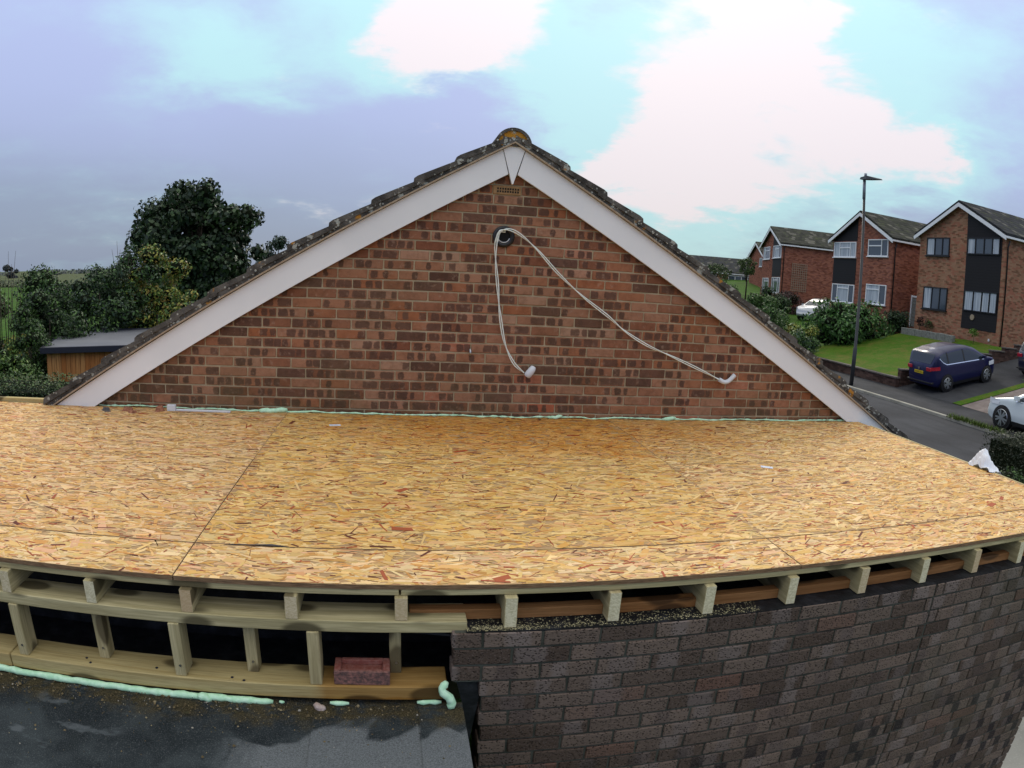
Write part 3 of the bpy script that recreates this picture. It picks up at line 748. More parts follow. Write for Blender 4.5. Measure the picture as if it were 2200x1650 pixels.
o = MB().box(-4.7, .20, -2.85, .35, -2.6, -.73).obj('building_wall', 'mortar_front', fe); o.location = -Vector(fe.location)
# crumbs of mortar and moss on the felt
n = 1500
cx = rng.uniform(-1.9, .19, n); cy_ = -.06 - np.abs(rng.normal(0, .07, n)); far = rng.random(n) < .16; cy_[far] = rng.uniform(-.55, -.06, far.sum())
sz = np.exp(rng.normal(math.log(.0022), .55, n)).clip(.001, .009); an = rng.uniform(0, 6.28, n)
zf = -.505 + .02 * cy_
vv = []
for k in range(4):
    a = an + k * 1.571; rr = sz * rng.uniform(.6, 1.3, n); vv.append(np.stack([cx + rr * np.cos(a), cy_ + rr * np.sin(a), zf], 1))
vv.append(np.stack([cx, cy_, zf + sz * rng.uniform(.5, 1.1, n) + .002], 1))
vv = np.stack(vv, 1).reshape(-1, 3); bi = np.arange(n)[:, None] * 5
ff = np.concatenate([bi + np.array([[0, 1, 4]]), bi + np.array([[1, 2, 4]]), bi + np.array([[2, 3, 4]]), bi + np.array([[3, 0, 4]])])
cc = np.array([(.10, .075, .035), (.16, .12, .06), (.05, .045, .02), (.26, .21, .12), (.035, .035, .03), (.30, .28, .24)])[rng.choice(6, n, p=[.3, .2, .22, .1, .13, .05])]
tag(npmesh('debris', vv, ff, 'crumb', None, np.tile(cc, (4, 1))), 'brown crumbs of mortar and moss lying on the felt under the sill', 'debris', kind='stuff')

# ------------------------------------------------------------------ foam, loose brick, small bits on the frame
def bead(name, pts, r, label, m='foam', n=9, jit=.16, flat=1.0):
    out = []; rad = []
    for (p, q) in zip(pts, pts[1:]):
        L = (Vector(q) - Vector(p)).length; k = max(2, int(L / .022))
        for i in range(k):
            a = Vector(p).lerp(Vector(q), i / k); out.append(a + Vector((0, random.uniform(-.15, .15) * r, random.uniform(-.18, .18) * r))); rad.append(r * random.uniform(1 - jit, 1 + jit))
    out.append(Vector(pts[-1])); rad.append(r * .5); rad[0] *= .5
    o = MB().tube(out, rad, n).obj(name, m, None, True); return tag(o, label, 'foam')
bead('foam_bead', [(-1.9, -.058, -.497), (-1.2, -.058, -.500), (-.50, -.056, -.505)], .0145, 'long mint green foam bead under the pale sill at the felt')
bead('foam_lump', [(-.80, -.062, -.497), (-.77, -.066, -.50), (-.745, -.064, -.508)], .017, 'rounded foam lump bulging from the long mint bead')
bead('foam_bead', [(-.475, -.058, -.500), (-.455, -.058, -.502)], .008, 'tiny foam dab just past the end of the long bead')
bead('foam_lump', [(-.335, -.075, -.492), (-.315, -.085, -.503), (-.295, -.08, -.507)], .0165, 'pinkish grey foam lump at the foot of a stud', 'foam_pink')
bead('foam_bead', [(-.278, -.058, -.496), (-.205, -.057, -.498)], .010, 'short foam strip under the loose brick')
bead('foam_bead', [(.055, -.057, -.492), (.148, -.057, -.491)], .010, 'short foam strip at the orange end of the sill')
bead('foam_squiggle', [(.166, -.062, -.392), (.148, -.070, -.412), (.152, -.076, -.430), (.176, -.08, -.455), (.186, -.082, -.478), (.176, -.084, -.502)], .0155, 'mint foam squiggle hanging over the sill end beside the brickwork', jit=.14)
# bead at the foot of the gable wall
pts = [(-2.42, WY - .03, .012)]
x = -2.42
while x < 4.0:
    x += random.uniform(.05, .16); pts.append((min(x, 4.0), WY - .022 + random.uniform(-.008, .004), .006 + random.uniform(-.004, .012)))
bead('foam_bead', pts, .0062, 'thin green foam bead along the foot of the gable brickwork', jit=.6, n=7)
for xa, xb, r_, l in ((-1.07, -.85, .020, 'wide foam patch at the foot of the gable where the board joint ends'), (1.15, 1.26, .014, 'foam blob midway along the foot of the gable'), (2.10, 2.22, .015, 'foam blob at the gable foot below the wire end')):
    bead('foam_patch', [(xa, WY - .03, .010), ((xa + xb) / 2, WY - .035, .012), (xb, WY - .022, .022)], r_, l)
# loose frogged brick
lb = MB(); X0, X1, Y0, Y1, Z0, Z1 = -.258, -.046, -.036, .066, -.4252, -.3615
lb.cbox(X0, X1, Y0, Y1, Z0, Z1 - .02, .003, .001)
for bx in ((X0, X0 + .026, Y0, Y1), (X1 - .026, X1, Y0, Y1), (X0 + .0255, X1 - .0255, Y0, Y0 + .02), (X0 + .0255, X1 - .0255, Y1 - .02, Y1)): lb.cbox(*bx, Z1 - .021, Z1, .003, .0008)
tag(lb.obj('loose_brick', 'loose_brick'), 'single loose red brick with a hollow top lying on the sill', 'brick')

# ------------------------------------------------------------------ duct sleeve and cables on the gable
PX = (.727, WY - .012, 1.372)
dk = empty('duct_sleeve', PX); tag(dk, 'round black duct sleeve set into the upper gable brickwork', 'duct')
def ring(c, r0, r1, y0, y1, n=28):
    v = []; f = []
    for i in range(n):
        a = 2 * math.pi * i / n; ca, sa = math.cos(a), math.sin(a)
        v += [(c[0] + r1 * ca, y0, c[1] + r1 * sa), (c[0] + r0 * ca, y0 - .004, c[1] + r0 * sa), (c[0] + r0 * ca, y1, c[1] + r0 * sa), (c[0] + r1 * ca, y1, c[1] + r1 * sa)]
    for i in range(n):
        a, b = i * 4, (i + 1) % n * 4
        for q in range(4): f.append((a + q, b + q, b + (q + 1) % 4, a + (q + 1) % 4))
    return MB().add(v, f)
o = ring((0, 0), .050, .082, -.008, .03).obj('flange', 'black_plastic', dk, True)
o = MB().cyl((0, -.004, 0), (0, 1, 0), .0505, .003, 28).obj('bore', 'dark_hole', dk)
MB().tube([(.045 * math.cos(R(a)), -.010, .045 * math.sin(R(a))) for a in range(200, 345, 12)], .0035, 6).obj('lip', 'white_plastic', dk, True)
def spline(pts, k=10):
    out = []; P = [Vector(p) for p in pts]; P = [P[0]] + P + [P[-1]]
    for i in range(1, len(P) - 2):
        for j in range(k):
            t = j / k; a, b, c, e = P[i - 1], P[i], P[i + 1], P[i + 2]
            out.append(.5 * ((2 * b) + (c - a) * t + (2 * a - 5 * b + 4 * c - e) * t * t + (3 * b - a - 3 * c + e) * t ** 3))
    out.append(P[-2]); return out
def px2g(x, y, dy=.03):
    # a point on the gable plane from the survey of the photograph, stored as metres
    return (x, WY - dy, y)
def cable(pts, label, tw):
    e = empty('cable', pts[0]); tag(e, label, 'cable')
    c = spline(pts, 12)
    for s in (-1, 1):
        q = []
        for i, p in enumerate(c):
            tn = (c[min(i + 1, len(c) - 1)] - c[max(i - 1, 0)]).normalized(); nn = Vector((-tn.z, 0, tn.x))
            w = math.sin(i * tw + .6); q.append(Vector(p) + nn * s * .0075 * w + Vector((0, s * .004 * math.cos(i * tw + .6), 0)) - Vector(pts[0]))
        MB().tube(q, .0044, 7).obj('wire', 'cable_white', e, True)
    return e
ca = cable([(.735, WY - .035, 1.41), (.69, WY - .05, 1.405), (.668, WY - .05, 1.33), (.673, WY - .035, 1.20), (.700, WY - .03, 1.0), (.727, WY - .03, .80), (.775, WY - .03, .58), (.85, WY - .035, .43), (.935, WY - .04, .355)],
           'pair of white wires hanging straight down from the duct to a capped end', .16)
cb = cable([(.675, WY - .045, 1.33), (.685, WY - .055, 1.395), (.745, WY - .055, 1.425), (.84, WY - .045, 1.395), (.98, WY - .035, 1.29), (1.16, WY - .03, 1.115), (1.36, WY - .03, .955), (1.57, WY - .03, .815), (1.72, WY - .03, .705), (1.92, WY - .03, .60), (2.13, WY - .03, .525), (2.38, WY - .035, .43), (2.575, WY - .045, .352)],
           'pair of white wires running down to the right from the duct across the brickwork', .13)
capo = Vector(ca.location); cap = MB().tube([p - capo for p in spline([(.955, WY - .05, .33), (.985, WY - .06, .375), (1.005, WY - .05, .405)], 6)], [.022, .026, .028, .029, .029, .028, .027, .027, .026, .024, .022, .020, .012], 14).obj('end_cap', 'white_plastic', ca, True)
elo = Vector(cb.location); el = MB().tube([p - elo for p in spline([(2.575, WY - .045, .352), (2.62, WY - .05, .333), (2.665, WY - .05, .345), (2.715, WY - .05, .395)], 8)], .0185, 14).obj('conduit_elbow', 'white_plastic', cb, True)
hk = MB().tube([(.52, WY + .0, .515), (.52, WY - .02, .515), (.522, WY - .026, .49), (.52, WY - .02, .47)], .008, 8).obj('wall_hook', 'steel', None, True); tag(hk, 'small rusty hook fixed in the gable brickwork left of the wires', 'hook')

# ------------------------------------------------------------------ rubble and scraps on the deck
def chunk(name, c, s, m, label, cat, flat=.5):
    n = 9; v = []; f = []
    top = [(c[0] + s * math.cos(6.283 * i / n) * random.uniform(.6, 1.2), c[1] + s * .7 * math.sin(6.283 * i / n) * random.uniform(.6, 1.2)) for i in range(n)]
    v = [(a, b, .0012) for a, b in top] + [(c[0] + (a - c[0]) * .7 + random.uniform(-.2, .2) * s, c[1] + (b - c[1]) * .7, s * flat * random.uniform(.7, 1.2)) for a, b in top]
    f = [tuple(reversed(range(n))), tuple(range(n, 2 * n))] + [(i, (i + 1) % n, (i + 1) % n + n, i + n) for i in range(n)]
    return tag(MB().add(v, f).obj(name, m), label, cat)
chunk('brick_chunk', (-2.10, 2.66, 0), .055, 'terracotta', 'large orange brick chunk on the deck right of the bargeboard foot', 'rubble', .6)
chunk('brick_chunk', (-2.04, 2.60, 0), .035, 'terracotta', 'small brown brick chip in front of the large orange chunk', 'rubble', .5)
chunk('brick_chunk', (-1.85, 2.70, 0), .050, 'terracotta', 'angular orange brick chunk beside the white plastic strip', 'rubble', .7)
chunk('stone_chip', (-2.30, 2.66, 0), .040, 'grey_chip', 'dark grey mortar chip by the bargeboard foot', 'rubble', .6)
chunk('stone_chip', (-2.26, 2.61, 0), .032, 'grey_chip', 'flat grey sliver in front of the dark mortar chip', 'rubble', .25)
tag(MB().cbox(-1.79, -1.72, 2.70, 2.73, .001, .05, .003).cbox(-1.7195, -1.28, 2.71, 2.735, .001, .016, .003).obj('plastic_strip', 'white_plastic'), 'white plastic strip with a raised end lying at the gable foot', 'strip')
for (x, y, a, l) in ((-.45, 2.42, .2, 'small pale sticker on the deck near the gable foot'), (2.29, 1.42, -.5, 'white and blue paper label lying on the right of the deck')):
    o = MB().box(-.04, .04, -.022, .022, .0022, .0032).obj('paper_scrap', 'paper'); o.location = (x, y, 0); o.rotation_euler = (0, 0, a); tag(o, l, 'paper')
o = MB().tube([(-.70, .303, .002), (-.62, .301, .005), (-.55, .304, .006), (-.52, .300, .008), (-.45, .303, .002)], [.002, .0015, .003, .005, .0015], 7).obj('sealant_smear', 'grey_chip', None, True); tag(o, 'dark sealant smear along the board joint at the deck front', 'sealant')
# crumpled white sheet over the far right edge of the deck
n = 14; v = []; f = []
for j in range(n + 1):
    for i in range(n + 1):
        u, w = i / n, j / n
        x = 4.09 + .15 * u; y = 1.03 + .25 * w
        h = .145 * math.exp(-((u - .45) / .32) ** 2 - ((w - .62) / .34) ** 2) + .02 * math.sin(u * 11 + w * 6) * math.sin(w * 9) + .012 * random.random()
        v.append((x, y, max(h, .003) - (.12 * max(0, u - .75))))
for j in range(n):
    for i in range(n): a = j * (n + 1) + i; f.append((a, a + 1, a + n + 2, a + n + 1))
o = MB().add(v, f).obj('plastic_sheet', 'sheet_white', None); tag(o, 'crumpled white plastic sheet peeking over the right edge of the deck', 'sheet')
sm = o.modifiers.new('solid', 'SOLIDIFY'); sm.thickness = .002

# ------------------------------------------------------------------ terrain, road, lawn
def lerp1(x, pts):
    xs = [p[0] for p in pts]; ys = [p[1] for p in pts]; return float(np.interp(x, xs, ys))
def gz(x, y):
    z = lerp1(x, [(-400, -3.6), (-60, -3.15), (-4, -3.0), (4, -2.65), (9.6, -2.28), (16.1, -2.16), (18.3, -2.10), (26.5, -.5), (33, -.35), (40, .3), (120, 2.5), (400, 4)])
    if x > 19: z += max(0, min(y, 75) - 40) * .085 * min(1, (x - 19) / 8)
    return z
def sheetmesh(name, xs, ys, zf, m, **kw):
    v = [(x, y, zf(x, y)) for y in ys for x in xs]; nx = len(xs)
    f = [(j * nx + i, j * nx + i + 1, (j + 1) * nx + i + 1, (j + 1) * nx + i) for j in range(len(ys) - 1) for i in range(nx - 1)]
    o = MB().add(v, f).obj(name, m, None, True); o['kind'] = 'structure'; return o
xs = [-400, -250, -150, -90, -60, -40, -30, -24, -18, -14, -10, -7, -4, -1, 2, 4, 6, 8, 9.6, 12, 14, 16.1, 17, 18.3, 20, 22, 24, 26.5, 29, 32, 36, 40, 50, 65, 90, 130, 200, 400]
ys = [-120, -60, -30, -15, -5, 0, 5, 10, 15, 18, 21, 25, 30, 35, 40, 50, 60, 80, 110, 150, 220, 320, 500]
sheetmesh('ground', xs, ys, gz, 'rough_grass')
fx = list(np.linspace(-330, 12, 30)); fy = list(np.linspace(125, 420, 24))
sheetmesh('field', fx, fy, lambda x, y: gz(x, y) + .12 + max(0, y - 90) * .0012, 'field_grass')
rx = [9.6, 11, 12.9, 14.5, 16.1]; ry = list(np.linspace(-40, 120, 60))
sheetmesh('road', rx, ry, lambda x, y: gz(x, y) + .03, 'asphalt')
sheetmesh('pavement', [16.26, 17, 18.32], ry, lambda x, y: gz(x, y) + .115 + .0 * y, 'pavement_asphalt')
sheetmesh('near_pavement', [4.2, 6, 8, 9.45], list(np.linspace(-25, 60, 40)), lambda x, y: gz(x, y) + .10, 'concrete')
for k in range(24):
    y = 2 + k * 1.5
    if abs(y - 14.2) < 3.5 and False: continue
    share_z = gz(16.2, y)
    o = MB().cbox(16.1, 16.26, y + .004, y + 1.496, share_z - .1, share_z + .125, .015).obj('kerb_stone', 'kerb_stone'); o['kind'] = 'structure'
lawnz = lambda x, y: -1.60 + (x - 18.45) * .187
sheetmesh('lawn', list(np.linspace(18.45, 26.3, 16)), list(np.linspace(17.95, 25.6, 16)), lambda x, y: lawnz(x, y) + .03 * math.sin(x * 2.1) * math.sin(y * 1.7), 'lawn_grass')
sheetmesh('driveway', list(np.linspace(18.33, 31, 14)), list(np.linspace(14.6, 17.7, 5)), lambda x, y: gz(x, y) + .115, 'pavement_asphalt')
sheetmesh('verge', list(np.linspace(18.33, 31, 14)), [14.15, 14.58], lambda x, y: gz(x, y) + .135, 'lawn_grass')
sheetmesh('paved_driveway', list(np.linspace(18.33, 31, 14)), list(np.linspace(8, 14.13, 6)), lambda x, y: gz(x, y) + .12, 'paving')
# grass tufts on the kerb
def tufts(name, pts, h, label, col, n=60, cat='grass', sp=.1):
    v = []; f = []; c = []
    for p in pts:
        for _ in range(n):
            x, y = p[0] + random.uniform(-sp, sp), p[1] + random.uniform(-sp * 3, sp * 3); a = random.uniform(0, 6.28); L = h * random.uniform(.5, 1.2); w = h * .14; q = len(v)
            dx_, dy_ = math.cos(a), math.sin(a)
            v += [(x - dy_ * w, y + dx_ * w, p[2]), (x + dy_ * w, y - dx_ * w, p[2]), (x + dx_ * L * .5, y + dy_ * L * .5, p[2] + L)]; f.append((q, q + 1, q + 2)); c.append(np.array(col) * random.uniform(.6, 1.3))
    return tag(npmesh(name, v, f, 'leaf', None, np.array(c)), label, cat, kind='stuff')
tufts('grass', [(16.18, y, gz(16.2, y) + .1) for y in np.linspace(10.6, 12.4, 9)], .16, 'green grass tufts growing along the far kerb beside the white car', (.09, .14, .02))

# low retaining wall round the lawn (runs along the pavement, then steps up the drive)
lw = empty('garden_wall', (18.3, 20, -2.1)); tag(lw, 'low dark brick retaining wall along the front of the lawn', 'wall')
def gl(o, e): o.location = -Vector(e.location); return o
gl(MB().box(18.33, 18.52, 17.8, 40, -2.4, -1.66).obj('wall_face', 'lawn_wall', lw), lw)
for k in range(36):
    y = 17.78 + k * .62; gl(MB().cbox(18.28, 18.56, y, y + .612, -1.66, -1.59, .01, .004).obj('coping_stone', 'coping', lw), lw)
sw = empty('stepped_wall', (22, 17.9, -1.5)); tag(sw, 'stepped dark brick wall rising beside the driveway behind the blue car', 'wall')
for k in range(10):
    x = 18.55 + k * .92; zt = max(lawnz(x + .6, 0), -1.58) + .14
    gl(MB().box(x, x + .918, 17.78, 17.98, gz(x, 0) - .2, zt).obj('wall_section', 'lawn_wall', sw), sw)
    gl(MB().cbox(x - .01, x + .92, 17.74, 18.02, zt + .002, zt + .06, .008, .003).obj('coping_stone', 'coping', sw), sw)
pw = empty('planter_wall', (25.6, 22.5, -.3)); tag(pw, 'low grey block planter wall in front of the house with black windows', 'wall')
for k in range(7):
    y = 21.6 + k * .56; gl(MB().cbox(25.35, 25.6, y, y + .55, -.42, .02 + .02 * (k % 2), .015, .006).obj('block', 'block_grey', pw), pw)
dw = empty('drive_edge_wall', (19.8, 11.4, -1.7)); tag(dw, 'short red brick wall stub at the edge of the paved drive', 'wall')
gl(MB().box(18.6, 20.6, 11.3, 11.5, -2.1, -1.38).obj('wall_face', 'lawn_wall', dw), dw)
gl(MB().cbox(18.57, 20.63, 11.27, 11.53, -1.378, -1.32, .01).obj('coping_stone', 'coping', dw), dw)

# ------------------------------------------------------------------ houses opposite
def window(e, y0, y1, z0, z1, fm, cols, transom=None, curtain=True, x=-.03, sill=True):
    """window on the front (local x = 0) between local y0..y1, z0..z1; cols = list of column widths as fractions"""
    w = MB().box(x + .012, x + .03, y0 + .02, y1 - .02, z0 + .02, z1 - .02).obj('window', 'glass', e)
    t = .055; fr_ = MB()
    fr_.box(x - .03, x + .035, y0, y1, z0, z0 + t).box(x - .03, x + .035, y0, y1, z1 - t, z1).box(x - .03, x + .035, y0, y0 + t, z0 + t, z1 - t).box(x - .03, x + .035, y1 - t, y1, z0 + t, z1 - t)
    y = y1; edges = []
    for k, c in enumerate(cols):
        y -= c * (y1 - y0); edges.append(y)
        if k < len(cols) - 1: fr_.box(x - .028, x + .034, y - t * .5, y + t * .5, z0 + t, z1 - t)
    if transom:
        for k, zt in transom.items():
            a = y1 if k == 0 else edges[k - 1]; b = edges[k]; zz_ = z0 + (z1 - z0) * zt
            fr_.box(x - .027, x + .033, b + t * .5, a - t * .5, zz_ - t * .6, zz_ + t * .6)
    fr_.obj('frame', fm, w)
    if sill: MB().box(x - .09, x + .02, y0 - .06, y1 + .06, z0 - .05, z0 - .002).obj('sill', fm, w)
    if curtain:
        for k in ([0, len(cols) - 1] if curtain is True else curtain):
            a = y1 if k == 0 else edges[k - 1]; b = edges[k]
            MB().box(x + .006, x + .0115, b + t, a - t, z0 + t, z1 - t).obj('curtain', 'curtain', w)
    return w
def house(name, label, loc, rz, wid, dep, ze, zr, brick, tiles, verge=.28, cat='house'):
    e = empty(name, loc, rz); tag(e, label, cat)
    h = wid / 2
    MB().xprism([(0, -1.2), (wid, -1.2), (wid, ze), (h, zr), (0, ze)], 0, dep).obj('wall', brick, e)
    s = (zr - ze) / h; oh = .22; th = .13
    for sgn in (1, -1):
        pts = [(h, zr + .03), (h, zr + .03 + th), (h + sgn * (h + oh), ze + .03 + th - s * oh), (h + sgn * (h + oh), ze + .03 - s * oh)]
        MB().xprism(pts, -verge, dep + verge).obj('roof', tiles, e)
        bp = [(h, zr + .03), (h, zr - .17), (h + sgn * (h + oh), ze - .17 - s * oh), (h + sgn * (h + oh), ze + .03 - s * oh)]
        MB().xprism(bp, -verge - .03, -verge + .01).obj('bargeboard', 'frame_white', e)
        ys_ = h + sgn * (h + oh); MB().box(-verge, dep + verge, ys_ - .06, ys_ + .06, ze - s * oh - .07, ze - s * oh + .025).obj('gutter', 'frame_white', e)
    return e
# house with black windows
z1 = -.15
h1 = house('brick_house', 'tan brick house with black window frames and a tall black clad panel', (26.5, 19.46, z1), 0, 6.25, 9.5, 5.06 - z1, 6.62 - z1, 'house_brick_tan', 'house_tiles_grey')
q = lambda y: y - 19.46; u = lambda z: z - z1
MB().xprism([(q(19.70), u(.44)), (q(22.12), u(.44)), (q(22.12), u(6.40)), (q(19.70), u(5.10))], -.022, .02).obj('clad_panel', 'clad_black', h1)
window(h1, q(23.37), q(25.12), u(3.96), u(4.91), 'frame_black', [.36, .33, .31], curtain=[0])
window(h1, q(23.30), q(25.15), u(1.15), u(2.32), 'frame_black', [.36, .33, .31], curtain=[0])
window(h1, q(19.80), q(22.03), u(4.08), u(4.91), 'frame_black', [.25, .27, .25, .23], curtain=[0, 3], x=-.055, sill=False)
window(h1, q(19.76), q(22.03), u(1.30), u(2.32), 'frame_black', [.28, .26, .23, .23], curtain=[0, 1, 2, 3], x=-.055, sill=False)
MB().cyl((-.03, q(21.35), u(1.02)), (-1, 0, 0), .14, .04, 14).obj('wall_plaque', 'trellis', h1)
MB().box(-.06, 0, q(20.05), q(20.12), u(.0), u(.12)).obj('meter_box', 'frame_white', h1)
# middle house
z2 = -.25
h2 = house('brick_house', 'middle red brick house with white windows, behind the lamp post', (26.5, 27.98, z2), 0, 5.96, 9.0, 4.88 - z2, 6.42 - z2, 'house_brick_red', 'house_tiles')
q = lambda y: y - 27.98; u = lambda z: z - z2
MB().xprism([(q(31.42), u(4.76)), (q(33.86), u(4.76)), (q(33.86), u(4.86)), (q(31.42), u(6.15))], -.022, .02).obj('clad_panel', 'clad_black', h2)
MB().box(-.022, .02, q(31.42), q(33.80), u(2.10), u(3.66)).obj('clad_panel', 'clad_black', h2)
window(h2, q(31.49), q(33.80), u(3.75), u(4.70), 'frame_white', [.27, .48, .25], {1: .62}, [0, 1, 2])
window(h2, q(28.41), q(30.29), u(3.84), u(4.84), 'frame_white', [.68, .32], {0: .62}, [])
window(h2, q(31.42), q(33.74), u(.95), u(2.07), 'frame_white', [.25, .5, .25], {1: .78}, [1])
window(h2, q(28.35), q(30.23), u(1.05), u(2.20), 'frame_white', [.66, .34], {0: .74}, [0])
# far house turned away
a3 = R(-15.5); z3 = .75
h3 = house('brick_house', 'farther red brick house with a trellis on its side wall and white windows', (29.5, 45.0, z3), a3, 6.3, 9.0, 5.10 - z3, 6.55 - z3, 'house_brick_red', 'house_tiles')
u = lambda z: z - z3
MB().xprism([(.12, u(5.02)), (2.85, u(5.02)), (2.85, u(6.32)), (.12, u(5.05))], -.022, .02).obj('clad_panel', 'clad_black', h3)
MB().box(-.022, .02, .2, 2.78, u(2.42), u(3.92)).obj('clad_panel', 'clad_black', h3)
window(h3, 3.75, 5.8, u(3.92), u(5.0), 'frame_white', [.3, .7], {1: .68}, [0])
window(h3, .30, 2.75, u(3.97), u(5.0), 'frame_white', [.25, .5, .25], {1: .72}, [1])
window(h3, 3.65, 5.6, u(1.06), u(2.30), 'frame_white', [.3, .7], {1: .78}, False)
window(h3, .2, 2.6, u(1.1), u(2.37), 'frame_white', [.25, .5, .25], {1: .82}, False)
tr = empty('trellis_panel', (0, 0, 0)); tr.parent = h3
for k in range(8): MB().box(.90 + k * .18, .93 + k * .18, -.04, -.015, u(1.35), u(3.62)).obj('trellis_slat', 'trellis', tr)
for k in range(13): MB().box(.88, 2.2, -.055, -.041, u(1.40) + k * .18, u(1.43) + k * .18).obj('trellis_slat', 'trellis', tr)
pc = MB().box(6.8, 7.6, -.9, -.02, u(2.35), u(2.55)).obj('porch_roof', 'shed_trim', h3)
MB().box(6.9, 7.5, -.06, -.01, u(.9), u(2.3)).obj('door', 'frame_white', h3)
h4 = house('brick_house', 'partly hidden brick house at the far end of the row', (35.3, 57.6, 1.3), R(-15.5), 6.2, 9, 4.75 - 1.3, 6.1 - 1.3, 'house_brick_red', 'house_tiles')
window(h4, .8, 1.9, 2.3, 3.2, 'frame_white', [.5, .5], None, False)
bg_ = house('bungalow', 'long low dwelling with a dark roof seen over the verge', (31.6, 69.5, 1.2), R(-29), 8, 9.5, 2.85 - 1.2, 4.55 - 1.2, 'house_brick_tan', 'house_tiles_grey')
for yy in (.8,):
    pass
e5 = bg_
wv = MB()
for a in (.8, 5.2):
    w = MB().box(a, a + 3.0, -.04, -.02, .35, 1.35).obj('window', 'glass', e5)
    f5 = MB()
    for k in range(5): f5.box(a + k * .73, a + k * .73 + .09, -.06, -.03, .35, 1.35)
    f5.box(a, a + 3.0, -.06, -.03, .28, .38).box(a, a + 3.0, -.06, -.03, 1.3, 1.4).obj('frame', 'frame_white', w)
for hh, ze_ in ((h1, 5.0), (h2, 4.9), (h3, 4.1)):
    MB().tube([(.12, -.16, ze_ - .05), (.12, -.05, ze_ - .35), (.12, -.05, -.2)], .035, 8).obj('downpipe', 'frame_black', hh, True)
# boarded side gate / store between the two nearer houses
gt = empty('garage_store', (28.0, 25.8, 0)); tag(gt, 'slatted timber store with white frame between two houses', 'store')
gl(MB().box(28.0, 30, 25.75, 27.9, -.4, 1.75).obj('box_body', 'house_brick_red', gt), gt)
for k in range(9): gl(MB().box(27.95, 27.985, 25.9, 27.6, .05 + k * .18, .05 + k * .18 + .165).obj('slat', 'block_grey', gt), gt)
gl(MB().box(27.92, 27.99, 25.82, 25.9, 0, 1.82).box(27.92, 27.99, 27.6, 27.68, 0, 1.82).box(27.92, 27.99, 25.9, 27.6, 1.7, 1.80).obj('frame', 'frame_white', gt), gt)

# ------------------------------------------------------------------ street lamp
lp = empty('street_lamp', (16.42, 18.25, -2.05)); tag(lp, 'tall dark street lamp with a flat LED head by the road', 'street lamp')
MB().tube([(0, 0, -.3), (0, 0, 1.4), (0, 0, 1.42), (.0, .12, 7.55)], [.08, .08, .06, .05], 14).obj('column', 'lamp_metal', lp, True)
MB().tube([(0, .12, 7.0), (0, .125, 7.72)], .062, 14).obj('spigot', 'lamp_grey', lp, True)
MB().add([(-.10, .30, 7.76), (.10, .30, 7.76), (.15, -.15, 7.72), (.10, -.85, 7.66), (-.10, -.85, 7.66), (-.15, -.15, 7.72), (-.08, .28, 7.84), (.08, .28, 7.84), (.12, -.15, 7.86), (.07, -.83, 7.70), (-.07, -.83, 7.70), (-.12, -.15, 7.86)],
         [(0, 1, 2, 3, 4, 5), (6, 11, 10, 9, 8, 7), (0, 6, 7, 1), (1, 7, 8, 2), (2, 8, 9, 3), (3, 9, 10, 4), (4, 10, 11, 5), (5, 11, 6, 0)]).obj('lamp_head', 'lamp_metal', lp)
MB().cyl((0, .06, 7.84), (0, 0, 1), .055, .14, 12).obj('photocell', 'lamp_grey', lp, True)

